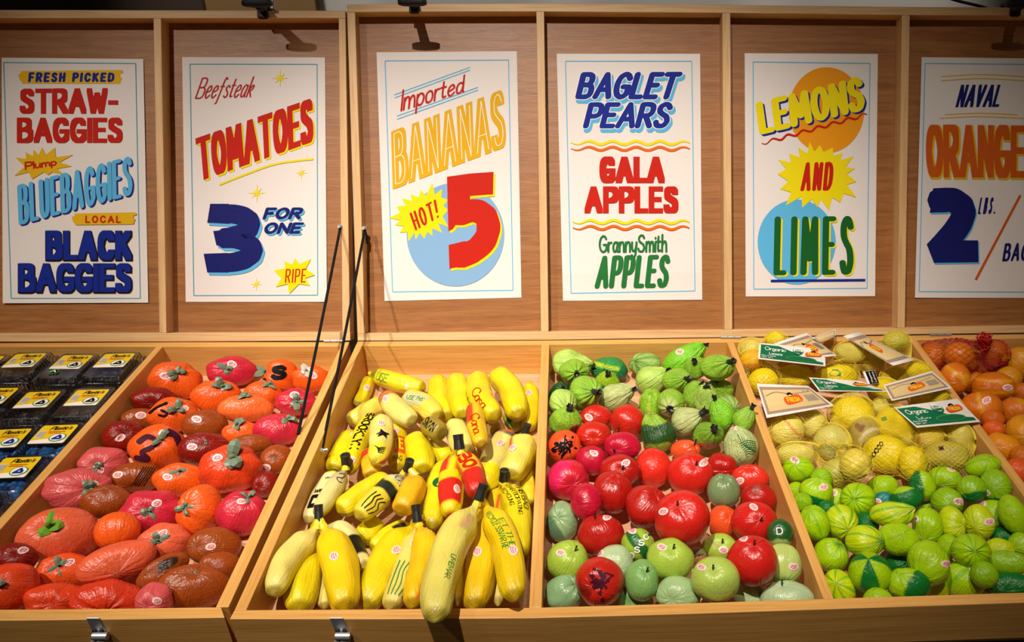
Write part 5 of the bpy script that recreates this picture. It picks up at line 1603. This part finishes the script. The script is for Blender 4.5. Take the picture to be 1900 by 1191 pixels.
bunch((757, 868), (.25, -1), 17, 14, 'taped pair: black-banded banana and short orange-yellow one', 'black-banded bunch', [
    dict(pts=[(749, 880), (712, 916), (662, 960)], w=38, col=(226, 204, 60), pats=[('seg', (200, 196, 150), 0, .28), ('seg', (30, 40, 28), .34, .52)], prints=[('black', unit('CYCLIST', 6, 1, .08), .08, .30, -.5, .4, False), ('black', [p for i in range(4) for p in stroke([(.1, .1 + .25 * i), (.35, .3 + .2 * i), (.6, .05 + .28 * i), (.95, .2 + .22 * i)], .05, k=3)], .58, .92, -.8, .8, False)]),
    dict(pts=[(772, 884), (764, 912), (742, 950)], w=41, col=(226, 174, 20), pats=[('seg', (206, 146, 20), .12, .2), ('seg', (206, 146, 20), .26, .3)])])
bunch((852, 828), (-.1, -1), 20, 22, 'red and yellow lettered banana bunch taped black', 'red and yellow bunch', [
    dict(pts=[(842, 848), (814, 890), (802, 980)], w=37, col=BY, prints=[('dark_green', disc((.5, .5), .46, .46, 20), .44, .58, .5, -.6, True), ('lime_print', unit('URNANAM', 6, 1, .09), .3, .9, 1.0, 1.35, False)]),
    dict(pts=[(846, 842), (838, 890), (836, 958)], w=42, col=REDB, pats=[('patch', BY, .42, .56, -2, 2), ('patch', BY, .05, .42, -.1, .5), ('patch', BY, .9, .97, -2, 2), ('patch', BY, .5, .97, -1.5, -1.0)], stick=(.72, -.5)),
    dict(pts=[(856, 842), (876, 876), (886, 920)], w=38, col=REDB, pats=[('patch', (240, 190, 20), .16, .56, -1.2, .9)], prints=[('red', unit('BO', 2, 1, .24), .2, .55, -.7, .55, False)])])
bunch((935, 887), (.05, -1), 18, 15, 'taped bunch with recycling words on one banana', 'recycling-words bunch', [
    dict(pts=[(931, 902), (922, 940), (912, 1000)], w=36, col=BY, pats=[('side', (206, 60, 30), -.15, .05)]),
    dict(pts=[(945, 896), (970, 940), (976, 1034)], w=45, col=BY, prints=[('black', unit('SE THIS BAG!', 8, 1, .11), .10, .52, -.85, -.5, False), ('black', unit('A PARTICIPATING', 9, 1, .09), .10, .60, -.38, -.05, False), ('black', unit('RECYCLING.', 7, 1, .1), .14, .48, .12, .45, False)])])
bunch((592, 962), (-.05, -1), 17, 26, 'large taped banana bunch in the front corner', 'large front corner bunch', [
    dict(pts=[(598, 978), (640, 990), (676, 1054)], w=32, col=(226, 214, 140), pats=[('seg', (16, 14, 14), .52, .86)]),
    dict(pts=[(576, 982), (520, 1044), (496, 1104)], z=-.014, w=44, col=(224, 208, 110), pats=[('side', BY, -2.2, -.75)]),
    dict(pts=[(602, 980), (628, 1040), (641, 1134)], top=-.012, w=56, col=(236, 200, 10), stick=(.52, .2)),
    dict(pts=[(584, 978), (566, 1040), (556, 1136)], top=-.012, w=56, col=BY, stick=(.50, .1), pats=[('patch', (150, 170, 30), .36, .42, -.9, -.4)])])
bunch((774, 962), (-.1, -1), 18, 26, 'taped bunch with a banana showing a big black spot', 'black-spot bunch', [
    dict(pts=[(766, 974), (730, 990), (690, 1022)], w=34, col=BY, pats=[('patch', (28, 22, 18), .16, .46, -.8, .8)]),
    dict(pts=[(780, 976), (786, 1000), (790, 1060)], top=-.04, w=26, col=BP),
    dict(pts=[(774, 978), (764, 1030), (722, 1132)], top=-.012, w=42, col=(222, 204, 100), stick=(.32, .1), prints=[('lime_print', [p for i in range(5) for p in stroke([(.0, .1 + .2 * i), (.3, .3 + .15 * i), (.7, .1 + .2 * i), (1, .2 + .18 * i)], .04, k=3)], .55, .9, -.9, .9, False)]),
    dict(pts=[(768, 976), (722, 1030), (676, 1132)], top=-.012, w=54, col=BY, stick=(.42, -.2)),
    dict(pts=[(778, 976), (790, 1030), (764, 1128)], top=-.008, w=46, col=(232, 190, 16), pats=[('patch', (196, 82, 30), .6, .95, -1.6, -.2)])])
bunch((890, 922), (.35, -1), 20, 24, 'front taped bunch with a pale banana hanging over the rail', 'front overhanging bunch', [
    dict(pts=[(878, 946), (852, 1040), (850, 1124)], top=-.04, w=26, col=(222, 186, 20)),
    dict(pts=[(900, 944), (922, 1020), (924, 1124)], top=-.04, w=26, col=(226, 208, 110)),
    dict(pts=[(893, 936), (898, 1020), (878, 1132)], top=-.012, w=54, col=(230, 192, 16), stick=(.60, .4)),
    dict(pts=[(900, 938), (936, 1000), (956, 1114)], top=.03, w=50, col=(234, 198, 14), stick=(.64, -.35), prints=[('lime_print', unit('RECYCLE SSVAR RE', 9, 1, .1), .16, .62, -.1, .3, False), ('lime_print', unit('ET THE', 4, 1, .1), .30, .62, -.55, -.15, False)]),
    dict(pts=[(884, 938), (842, 1000), (815, 1080), (808, 1154)], w=58, col=(222, 208, 96), z=.045, pats=[('patch', (196, 160, 100), .14, .3, -.5, .2)], prints=[('lime_print', unit('LIMEMAR', 6, 1, .1), .56, .76, -.5, -.2, False)])])

# ------------------------------------------------------------------ net bags with cards
M_NETY, M_NETR = mat('yellow_net_cord', srgb(236, 214, 60), 0.45), mat('red_net_cord', srgb(178, 20, 16), 0.45)
M_CARD = mat('glossy_white_card', srgb(232, 226, 216), 0.18)
ink('card_green', 16, 104, 66); ink('card_beige', 214, 188, 132); ink('card_border', 160, 134, 118); ink('card_orange', 226, 84, 40); ink('barcode', 120, 120, 130)

def net(members, m, nu=64, nv=44, thick=0.0005, label=None, cat='net bag', group=None):
    C = np.mean([p for p, _ in members], axis=0)
    R3 = view_axes(C)
    th = np.linspace(.10, math.pi - .10, nv)
    r = np.full((nv, nu), np.nan)
    D = np.zeros((nv, nu, 3))
    for i in range(nv):
        for j in range(nu):
            p = 2 * math.pi * (j + .5 * (i % 2)) / nu
            D[i, j] = R3 @ np.array([math.cos(th[i]), math.sin(th[i]) * math.cos(p), math.sin(th[i]) * math.sin(p)])
    for P, rad in members:
        G = view_axes(P) @ np.diag(1 / (np.asarray(rad) * 1.15 + .0005))
        oc, dd = (C - P) @ G, D @ G
        qa, qb, qc = (dd * dd).sum(axis=-1), dd @ oc, oc @ oc - 1
        disc_ = qb * qb - qa * qc
        t = np.where(disc_ > 0, (-qb + np.sqrt(np.maximum(disc_, 0))) / qa, np.nan)
        t = np.where(t > 0, t, np.nan)
        r = np.fmax(r, t)
    hitm = ~np.isnan(r)
    f = np.where(hitm, r, .02)
    for _ in range(60):
        a = np.vstack([f[:1], f[:-1]]) + np.vstack([f[1:], f[-1:]]) + np.roll(f, 1, 1) + np.roll(f, -1, 1)
        f = np.where(hitm, np.maximum(r, a / 4 * .985), a / 4)
    V = (C + D * f[..., None]).reshape(-1, 3)
    V[:, 2] = np.maximum(V[:, 2], BED + .001)
    V[:, 1] = np.minimum(V[:, 1], -.020)
    bx = B_ORG if m is M_NETR else B_LEM
    inside = V[:, 2] < .002
    V[:, 0] = np.where(inside, np.clip(V[:, 0], bx.l(V[:, 1]) + .001, bx.r(V[:, 1]) - .001), V[:, 0])
    F = []
    for i in range(1, nv - 1):
        for j in range(nu):
            F.append(((i - 1) * nu + (j + (i % 2)) % nu, i * nu + (j + 1) % nu, (i + 1) * nu + (j + (i % 2)) % nu, i * nu + j))
    o = mesh_obj('net_bag', V, F, m, label=label, cat=cat, group=group)
    w = o.modifiers.new('cords', 'WIREFRAME')
    w.thickness = thick
    w.use_replace = True
    w.use_even_offset = False
    return o

def card(parent, quad, prints, W, H, bow=0.006, tilt=0.0, name='header_card', zmin=.0):
    """folded card at a bag's mouth; prints in card units"""
    h = zmin
    grid = [(i / 6, j / 4) for i in range(7) for j in range(5)]
    q2 = np.asarray(quad, float)
    def px(s, t):
        return (q2[0] * (1 - s) + q2[1] * s) * (1 - t) + (q2[3] * (1 - s) + q2[2] * s) * t
    while h < .24:
        P = [on_z(*px(s, t), h + tilt * (1 - t)) for s, t in grid]
        if not any(np.linalg.norm(M @ (p - c)) < 1.06 for p in P for c, M in B_LEM.solid) and max(p[1] for p in P) < -.004:
            break
        h += .004
    def at(s, t, lift=0.0):
        p = px(s, t)
        return on_z(p[0], p[1], h + tilt * (1 - t) + bow * math.sin(math.pi * s) + .3 * bow * math.sin(2 * math.pi * t + s * 3) + lift)
    NX, NY = 12, 6
    V, F, MI = [], [], []
    for k in (0, 1):
        for j in range(NY + 1):
            for i in range(NX + 1):
                V.append(at(i / NX, j / NY, -.0008 * k))
    n = (NX + 1) * (NY + 1)
    for j in range(NY):
        for i in range(NX):
            a = j * (NX + 1) + i
            F += [(a, a + NX + 1, a + NX + 2, a + 1), (n + a, n + a + 1, n + a + NX + 2, n + a + NX + 1)]
    rim = [i for i in range(NX + 1)] + [j * (NX + 1) + NX for j in range(1, NY + 1)] + [NY * (NX + 1) + i for i in range(NX - 1, -1, -1)] + [j * (NX + 1) for j in range(NY - 1, 0, -1)]
    F += [(rim[i], rim[(i + 1) % len(rim)], n + rim[(i + 1) % len(rim)], n + rim[i]) for i in range(len(rim))]
    MI = [0] * len(F)
    mats = [M_CARD]
    for L, (nm, polys) in enumerate(prints):
        if INK[nm] not in mats:
            mats.append(INK[nm])
        for k, pl in enumerate(polys):
            for ps in cells([tuple(p) for p in pl], 0, 0, W / NX, H / NY):
                o = len(V)
                for p in ps:
                    V.append(at(p[0] / W, p[1] / H, .0006 + L * .0003 + (k % 5) * .00002))
                ar = sum(ps[i][0] * ps[(i + 1) % len(ps)][1] - ps[(i + 1) % len(ps)][0] * ps[i][1] for i in range(len(ps)))
                idx = list(range(o, o + len(ps)))
                F.append(idx[::-1] if ar > 0 else idx)
                MI.append(mats.index(INK[nm]))
    return mesh_obj(name, V, F, mats, parent, mi=MI)

def fresh(x, y, s):
    return [('card_orange', stroke([(x - 20 * s, y + 2 * s), (x, y), (x + 20 * s, y - 3 * s)], 17 * s, False)), ('black', stroke([(x - 8 * s, y - 12 * s), (x + 2 * s, y - 14 * s), (x + 6 * s, y - 11 * s)], 4 * s)),
            ('yellow', write('FRESH', Q1(x - 19 * s, y - 5 * s, x + 19 * s, y + 5 * s), .2, gap=.08))]
GREEN = [('card_green', [[(6, 6), (60, 6), (110, 26), (140, 44), (194, 52), (194, 60), (6, 60)]]),
         ('white', write('Organic', [(18, 12), (82, 14), (82, 30), (18, 30)], .1, low=.2) + write('Lemons', [(32, 33), (72, 33), (72, 43), (32, 43)], .14)),
         ('white', write('FULL FLAVOR', Q1(10, 46, 52, 50), .2, gap=.1) + write('NET WT', Q1(10, 53, 44, 57), .2, gap=.1)),
         ('lime_print', disc((128, 47), 46, 10, 24)), ('card_green', disc((128, 47), 42, 7.5, 24)),
         ('card_green', disc((118, 18), 16, 13, 24)), ('white', disc((118, 16), 14, 11, 24)), ('card_green', [[(105, 18), (131, 18), (127, 25), (110, 25)]]), ('card_green', write('USDA', Q1(109, 10, 127, 16), .16, gap=.1))] + fresh(165, 24, .9)
BEIGE = [('card_border', [[(6, 6), (194, 6), (194, 60), (6, 60)]]), ('card_beige', [[(14, 12), (186, 12), (186, 55), (14, 55)]]),
         ('card_border', stroke([(20, 24), (60, 17), (110, 22), (176, 18)], 2.2, True)),
         ('barcode', [p for k in range(11) for p in line((146 + k * 3.4, 26), (146 + k * 3.4, 44), (1.2, 2.2)[k % 2])])] + fresh(104, 36, 1.1)
DG = lambda px, py: (1360 + px / 3.8, 600 + py / 3.8)
def DQ(*p):
    return [DG(*q) for q in p]
NETG = 'yellow nets of lemons'
bagA = net(nets['A'], M_NETY, 64, 46, label='yellow lemon net in the back corner, with a green Organic card', group=NETG)
card(bagA, DQ((185, 135), (650, 185), (652, 303), (176, 250)), GREEN, 200, 66, zmin=-.02)
bagB = net(nets['B'], M_NETY, 64, 46, label='yellow lemon net in the back middle, with two beige cards tucked behind', group=NETG)
card(bagB, DQ((282, 142), (518, 66), (735, 228), (640, 236)), BEIGE, 200, 66, zmin=-.02, bow=.004)
card(bagB, DQ((560, 100), (722, 42), (726, 84), (610, 128)), BEIGE[:2], 200, 66, zmin=-.02, bow=.003)
bagC = net(nets['C'], M_NETY, 58, 42, label='yellow lemon net topped by a slanted beige FRESH card', group=NETG)
card(bagC, DQ((776, 90), (884, 60), (1280, 258), (1130, 298)), [BEIGE[0], BEIGE[1], BEIGE[2]] + fresh(96, 32, 1.0), 200, 66, zmin=-.02)
bagG = net(nets['G'], M_NETY, 58, 42, label='yellow lemon net under the wide beige barcode card', group=NETG)
card(bagG, DQ((1060, 435), (1400, 334), (1545, 455), (1120, 546)), BEIGE, 200, 66, zmin=-.02)
bagD = net(nets['D'], M_NETY, 66, 48, label='yellow lemon net by the divider, with a shiny beige FRESH card', group=NETG)
card(bagD, DQ((166, 424), (530, 440), (715, 580), (237, 667)), BEIGE, 200, 66, zmin=-.02, bow=.012)
bagE = net(nets['E'], M_NETY, 74, 52, label='yellow lemon net in the middle, with a narrow green card and black tag', group=NETG)
card(bagE, DQ((535, 380), (900, 405), (1095, 482), (608, 478)), GREEN[:5] + fresh(165, 24, .9), 200, 66, zmin=-.02, bow=.008)
card(bagE, DQ((912, 340), (998, 328), (1032, 418), (950, 432)), [('black', [[(2, 2), (98, 2), (98, 98), (2, 98)]]), ('white', [[(3, 3), (22, 3), (22, 97), (3, 97)]]), ('white', write('Organic', [(40, 90), (40, 10), (58, 10), (58, 90)], .14, low=.2) + write('Lemons', [(66, 90), (66, 10), (84, 10), (84, 90)], .14))], 100, 100, zmin=-.02, bow=.004, name='black_tag')
bagF = net(nets['F'], M_NETY, 66, 48, label='yellow lemon net beside the oranges, with a large green Organic card', group=NETG)
card(bagF, DQ((1130, 590), (1582, 530), (1745, 694), (1296, 735)), GREEN, 200, 66, zmin=-.02, bow=.010)

red = net(orange_nets, M_NETR, 42, 30, 0.0010, label='red net holding oranges, gathered into a knot on top', group=None)
kn = orange_nets[1][0] * .45 + orange_nets[3][0] * .55 + np.array([0, 0, .030])
V, F = [], []
pk = []
for k in range(46):
    t = np.linspace(0, 1, 9)
    a, bq = ODDS.random() * 6.28, .5 + ODDS.random()
    R_ = .024 * (.35 + .65 * ODDS.random())
    pts = np.stack([kn[0] + R_ * np.sin(t * 5 * bq + a) * np.cos(a + t * 2), kn[1] + R_ * .8 * np.cos(t * 5 * bq + a), kn[2] + .004 + .020 * np.sin(t * 4 * bq + a * 2) + .006 * np.cos(3 * a)], axis=1)
    pk.append(tube(pts, .0012, 5))
V, F, _ = merge(*pk)
mesh_obj('knot', V, F, M_NETR, red)

# ------------------------------------------------------------------ berry boxes
def clear_plastic():
    m = bpy.data.materials.new('clear_clamshell')
    m.use_nodes = True
    nt = m.node_tree
    N, L = nt.nodes, nt.links
    out = N['Material Output']
    N.remove(N['Principled BSDF'])
    tr, gl, mx, fr = N.new('ShaderNodeBsdfTransparent'), N.new('ShaderNodeBsdfGlossy'), N.new('ShaderNodeMixShader'), N.new('ShaderNodeFresnel')
    tr.inputs[0].default_value = (.86, .87, .88, 1)
    gl.inputs['Roughness'].default_value = .2
    fr.inputs[0].default_value = 1.5
    ad = N.new('ShaderNodeMath')
    ad.operation = 'MULTIPLY_ADD'
    L.new(fr.outputs[0], ad.inputs[0])
    ad.inputs[1].default_value = 2.0
    ad.inputs[2].default_value = .07
    L.new(ad.outputs[0], mx.inputs[0])
    L.new(tr.outputs[0], mx.inputs[1])
    L.new(gl.outputs[0], mx.inputs[2])
    L.new(mx.outputs[0], out.inputs['Surface'])
    return m
M_CLEAR = clear_plastic()
M_BERRY = bag_material('berry_bag_plastic', 0.26, 0.8)
M_LABEL = mat('yellow_box_label', srgb(238, 196, 20), 0.4)

def frustum(c, w0, d0, z0, w1, d1, z1, ribs=0, n=10, cap=True):
    """rounded-rectangle wall from (w0, d0) at z0 to (w1, d1) at z1, optional ribs"""
    def ring(w, d, z, rib):
        P = []
        for sx, sy in ((1, 1), (-1, 1), (-1, -1), (1, -1)):
            a0 = {(1, 1): 0, (-1, 1): 90, (-1, -1): 180, (1, -1): 270}[(sx, sy)]
            for k in range(4):
                a = math.radians(a0 + 30 * k)
                P.append((c[0] + sx * (w / 2 - .010) + .010 * math.cos(a), c[1] + sy * (d / 2 - .010) + .010 * math.sin(a), z))
        Q_ = []
        for i in range(16):
            a, b = np.array(P[i]), np.array(P[(i + 1) % 16])
            m = n * 2 if np.linalg.norm(b - a) > .03 else 1
            for k in range(m):
                p = a + (b - a) * k / m
                if rib and m > 1 and k % 2:
                    v = p - np.array([c[0], c[1], p[2]])
                    p = p - v / np.linalg.norm(v) * rib
                Q_.append(p)
        return Q_
    A, B = ring(w0, d0, z0, ribs), ring(w1, d1, z1, ribs)
    k = len(A)
    V = A + B
    F = [(i, (i + 1) % k, k + (i + 1) % k, k + i) for i in range(k)]
    if cap:
        F.append(tuple(k + i for i in range(k)))
    return V, F

PLABEL = [('black', write("Plastic's", [(30, 6), (94, 6), (92, 22), (28, 24)], .16, shear=.2, low=.05)),
          ('white', [[(2, 66), (98, 50), (98, 78), (2, 78)]]), ('white', [[(7, 26), (25, 26), (25, 56), (7, 56)]]), ('barcode', [p for k in range(6) for p in line((9 + k * 2.8, 28), (9 + k * 2.8, 54), 1.3)]),
          ('rust', line((32, 30), (78, 30), 2.4) + line((32, 36), (70, 36), 1.6)), ('lime_print', disc((72, 56), 23, 17, 26)), ('white', disc((72, 56), 20, 14.5, 26))]
def berry_box(px, py, yaw, label, blue, top=0.0, seal=False, leaf=1):
    c0 = on_z(px, py, top)
    W, D, H = .105, .128, .070
    c = np.array([c0[0], c0[1] - .012, 0])
    root = empty('berry_box', (c[0], c[1], top - H), label=label, cat='berry box', group='clamshell berry boxes')
    c = np.zeros(3)
    mesh_obj('tray', *frustum(c, W * .80, D * .84, 0, W * .95, D * .96, H - .022, .0015, cap=False), M_CLEAR, root, world_space=False)
    V, F = frustum(c, W * .96, D * .97, H - .024, W, D, H - .024, 0, cap=False)
    V2, F2 = frustum(c, W, D, H - .024, W, D, H - .019, .0012, cap=False)
    V3, F3 = frustum(c, W, D, H - .019, W * .9, D * .92, H - .017, 0, cap=False)
    V4, F4 = frustum(c, W * .9, D * .92, H - .017, W * .84, D * .88, H - .003, .0022, cap=False)
    V5, F5 = frustum(c, W * .84, D * .88, H - .003, W * .78, D * .84, H - .0012, 0)
    Vm, Fm, _ = merge((V, F), (V2, F2), (V3, F3), (V4, F4), (V5, F5))
    mesh_obj('lid', Vm, Fm, M_CLEAR, root, world_space=False)
    nx, ny = 36, 44
    ph = ODDS.random(8) * 6.28
    V, T = [], []
    cols = ((22, 84, 150), (34, 120, 190), (10, 40, 100)) if blue else ((34, 31, 34), (54, 50, 54), (20, 18, 24))
    for j in range(ny + 1):
        for i in range(nx + 1):
            s, t = i / nx * 2 - 1, j / ny * 2 - 1
            n_ = math.sin(7 * s + 3 * t + ph[0]) + math.sin(9 * t - 4 * s + ph[1]) + .7 * math.sin(17 * s + ph[2] + 5 * t) + .6 * math.sin(21 * t + ph[3] - 8 * s)
            e = max(abs(s), abs(t))
            V.append((s * W * .385, t * D * .415, .004 + (H - .020) * (1 - max(0, (e - .82) / .18) ** 2 * .9) + .0024 * n_))
            a = cols[0 if n_ < .4 else 1] if n_ > -.9 else cols[2]
            T.append((*srgb(*a), 1))
    F = [(j * (nx + 1) + i, j * (nx + 1) + i + 1, (j + 1) * (nx + 1) + i + 1, (j + 1) * (nx + 1) + i) for j in range(ny) for i in range(nx)]
    k = len(V)
    border = [i for i in range(nx + 1)] + [j * (nx + 1) + nx for j in range(1, ny + 1)] + [ny * (nx + 1) + i for i in range(nx - 1, -1, -1)] + [j * (nx + 1) for j in range(ny - 1, 0, -1)]
    for i in border:
        V.append((V[i][0], V[i][1], .003))
        T.append(T[i])
    m = len(border)
    F += [(border[i], k + i, k + (i + 1) % m, border[(i + 1) % m]) for i in range(m)] + [tuple(k + i for i in range(m))[::-1]]
    mesh_obj('berry_contents', V, F, M_BERRY, root, smooth=True, tint=T, world_space=False)
    # label on the lid
    V, F, MI, mats = [], [], [], [M_LABEL]
    sx, sy, oy = .072, .062, .014
    def at(u, v, lift):
        return (sx * (u / 100 - .5), oy + sy * (.5 - v / 78), H - .0012 + lift)
    base = [(4, 0), (96, 0), (100, 6), (100, 74), (96, 78), (4, 78), (0, 74), (0, 6)]
    V += [at(u, v, .0006) for u, v in base]
    F.append(list(range(7, -1, -1)))
    MI.append(0)
    pr = PLABEL + [('blue' if blue else 'black', stroke([(64, 60), (74, 48), (82, 58)], 7, False) + stroke([(62, 62), (82, 62)], 7, False))]
    if seal:
        pr = pr + [('lime_print', disc((30, 96), 17, 13, 22)), ('black', disc((30, 96), 14, 10, 22)), ('white', stroke([(22, 99), (30, 90), (38, 99)], 4, False))]
    for L, (nm, polys) in enumerate(pr):
        if INK[nm] not in mats:
            mats.append(INK[nm])
        for k, pl in enumerate(polys):
            o = len(V)
            V += [at(u, v, .0010 + L * .00025 + (k % 5) * .00002) for u, v in pl]
            idx = list(range(o, o + len(pl)))
            ar = sum(pl[i][0] * pl[(i + 1) % len(pl)][1] - pl[(i + 1) % len(pl)][0] * pl[i][1] for i in range(len(pl)))
            F.append(idx[::-1] if ar > 0 else idx)
            MI.append(mats.index(INK[nm]))
    mesh_obj('label_sticker', V, F, mats, root, mi=MI, world_space=False)
    root.rotation_euler = (0, 0, yaw)

berry_box(211, 669, .02, 'black berry box in the back corner against the divider', False)
berry_box(131, 672, -.02, 'black berry box with a round green seal below its label', False, seal=True)
berry_box(44, 669, .03, 'black berry box in the back row, third from the divider', False)
berry_box(-36, 674, .0, 'black berry box in the back row, cut by the photo edge', False)
berry_box(160, 738, .03, 'black berry box in the second row against the divider', False)
berry_box(68, 742, .04, 'black berry box in the second row, second from the divider', False)
berry_box(-12, 735, .0, 'black berry box in the second row, cut by the photo edge', False)
berry_box(98, 806, .03, 'blue berry box in the third row against the divider', True)
berry_box(10, 814, .05, 'blue berry box in the third row at the photo edge', True)
berry_box(26, 868, .04, 'blue berry box in the fourth row against the divider', True)
berry_box(-62, 930, .02, 'blue berry box in the nearest visible row, mostly outside the photo', True)

# ------------------------------------------------------------------ hardware on the crates
def cord(root, top, bottom_px, box_line, label):
    a = np.asarray(top)
    f = box_line
    y1, y2 = -.1, -.7
    p1, p2 = np.array([f(y1), y1, 0]), np.array([f(y2), y2, 0])
    n = np.cross(p2 - p1, [0, 0, 1.0])
    b = hit(*bottom_px, p1, n / np.linalg.norm(n))
    t = np.linspace(0, 1, 16)[:, None]
    P = a * (1 - t) + b * t
    P[:, 2] -= .004 * np.sin(math.pi * t[:, 0])
    V, F = tube(P, .0034, 8)
    c = mesh_obj('lid_cord', V, F, M_CORD, root, label='black cord holding the lid open')
    return c, a, b
def eyelet(parent, p, n):
    n = np.asarray(n, float) / np.linalg.norm(n)
    V, F = tube([p - n * .002, p + n * .0015, p + n * .004], [.0065, .0065, .003], 14)
    V2, F2 = tube([p + n * .002, p + n * .012], [.0035, .0035], 10)
    mesh_obj('eyelet', *merge((V, F), (V2, F2))[:2], M_STEEL, parent)
cl, a, b = cord(crate_l, on_lid(631, 424, -.003), (553, 806), B_TOM.r, '')
eyelet(cl, on_lid(631, 421, .0), LN)
cr, a, b = cord(crate_r, on_lid(676.5, 427, .004), (597, 836), B_BAN.l, '')
eyelet(cr, on_lid(676, 424, .003), LN)
eyelet(cr, b, (1, .2, .1))
V, F = tube([on_lid(676, 424, .0), on_lid(680, 436, .002), on_lid(681, 452, .010)], .0026, 8)
mesh_obj('cord_tail', V, F, M_CORD, cr)

def hinge(root, px, py, wpx):
    a, b = on_z(px - wpx / 2, py, .004), on_z(px + wpx / 2, py, .004)
    parts = [tube([a + (b - a) * k / 3 + (b - a) * .01, a + (b - a) * (k + 1) / 3 - (b - a) * .01], .0035, 10) for k in range(3)]
    V, F, _ = merge(*parts)
    mesh_obj('hinge', V, F, M_STEEL, root)
hinge(crate_l, 620, 632.6, 38)
hinge(crate_r, 1356, 625.5, 38)
hinge(crate_r, 1745, 620.5, 40)

def latch(root, px, lean):
    fp = on_z(620 if root is crate_r else 180, 1149)
    P = lambda x, y, d: hit(x, y, fp - np.array([0, d, 0]), np.array([0, 1.0, 0]))
    x = px
    q = [P(x - 17, 1147, .0015), P(x + 8, 1147, .0015), P(x + 17 + lean, 1178, .0015), P(x - 8 + lean, 1178, .0015)]
    l = empty('latch', tuple(q[0]), root)
    plank('latch_plate', [q[0], q[3]], [q[1], q[2]], (0, .002, 0), M_STEEL, l)
    for dx in (-4, 9):
        p = P(x + dx + lean * .6, 1170, .002)
        V, F = tube([p, p + np.array([0, -.002, 0])], [.0036, .003], 12)
        mesh_obj('screw', V, F, M_BLACK, l)
    p0, p1 = P(x - 9 + lean, 1180, .007), P(x + 18 + lean, 1180, .007)
    V, F = tube([p0, (p0 + p1) / 2, p1], .006, 14)
    mesh_obj('barrel', V, F, M_STEEL, l)
    c = P(x + 3 + lean, 1196, .010)
    t = np.linspace(0, math.pi, 13)
    V, F = tube([(c[0] + .013 * math.cos(k), c[1], c[2] + .010 * math.sin(k)) for k in t], .0025, 8)
    mesh_obj('bail', V, F, M_STEEL, l)
latch(crate_l, 176, 6)
latch(crate_r, 628, 4)

def clamp(px, base_y, bar_px, bar_y, half, label, pin=False):
    """black clamp gripping a lid's top rail, its T handle standing out towards the room"""
    g = on_lid(px, base_y, 0)
    U = np.array([1.0, 0.0012, 0])
    up = np.cross(LN, U)
    up = up if up[2] > 0 else -up
    root = empty('clamp', tuple(g), label=label, cat='clamp', group='black clamps on the lids')
    R_ = np.stack([U, up, LN], axis=1)
    jaw = merge(box(g + up * .004 + LN * .007, .022, .040, .014, R_), box(g + up * .028 - LN * .014, .024, .012, .060, R_), box(g + up * .006 - LN * .046, .020, .040, .010, R_))
    j = mesh_obj('jaw', jaw[0], jaw[1], M_BLACK, root)
    h = hit(bar_px, bar_y, g + LN * .095, LN)
    V, F = tube([g + up * .012 + LN * .012, g * .6 + h * .4 + up * .004, h - LN * .004], [.013, .011, .012], 12)
    mesh_obj('arm', V, F, M_BLACK, root)
    s = depth_of(h) / FOC
    a, b = h - U * half * s, h + U * half * s
    t = np.linspace(0, 1, 9)[:, None]
    V, F = tube(a * (1 - t) + b * t, np.array([.006, .0085, .0092, .0098, .010, .0098, .0092, .0085, .006]), 14)
    mesh_obj('handle', V, F, M_BLACK, root)
    if pin:
        p = g + U * .026 + up * .018 + LN * .012
        V, F = tube([p - up * .012, p + up * .012], [.006, .006], 12)
        mesh_obj('pin', V, F, M_STEEL, root)
    for o in (j,):
        m = o.modifiers.new('soft_edges', 'BEVEL')
        m.width = .002
clamp(489, 24, 477, 6, 27, 'black clamp on the tomato crate lid, with a bright steel pin', pin=True)
clamp(769, 14, 765, 4, 26, 'black clamp above the Imported BANANAS poster')
clamp(1881, 20, 1895, 8, 30, 'black clamp above the NAVAL ORANGES poster')
w = [hit(x, y, (0, .62, 0), np.array([0, 1.0, 0])) for x, y in ((1700, -22), (1772, 0), (1800, 7), (1824, 13), (1850, 22))]
V, F = tube(catmull(w, 6), .004, 8)
prop(mesh_obj('cable', V, F, M_CORD), 'thin black cable hanging behind the crate lid', 'cable')

# ------------------------------------------------------------------ labels: each thing told apart by its look and its neighbours
used = set()
for o in bpy.data.objects:
    if o.get('label') and o.get('category'):
        used.add(o['label'].lower())
marks = [(r[1], r[2], r[3], r[5], r[0]) for r in LABELLED if r[5]]
descs = [r[4] for r in LABELLED]
repeats = []
def relation(dx, dy, nick):
    if abs(dx) > 1.3 * abs(dy):
        return ('just right of the ' if dx > 0 else 'just left of the ') + nick
    return ('just in front of the ' if dy > 0 else 'just behind the ') + nick
for o, bx, px, py, desc, nick in LABELLED:
    lab = desc
    if not nick or descs.count(desc) > 1 or lab.lower() in used:
        near = sorted([((m[1] - px) ** 2 + (m[2] - py) ** 2, k) for k, m in enumerate(marks) if m[0] is bx and m[4] is not o])
        for _, k in near:
            m = marks[k]
            lab = desc + ', ' + relation(px - m[1], py - m[2], m[3])
            if lab.lower() not in used and len(lab.split()) <= 16:
                break
        else:
            repeats.append(desc)
    used.add(lab.lower())
    o['label'] = lab
if repeats:
    print('labels not told apart:', repeats)
for o in bpy.data.objects:
    n = len(str(o.get('label', 'a b c d')).split())
    if o.get('category') and not 4 <= n <= 16:
        print('label length', n, o['label'])
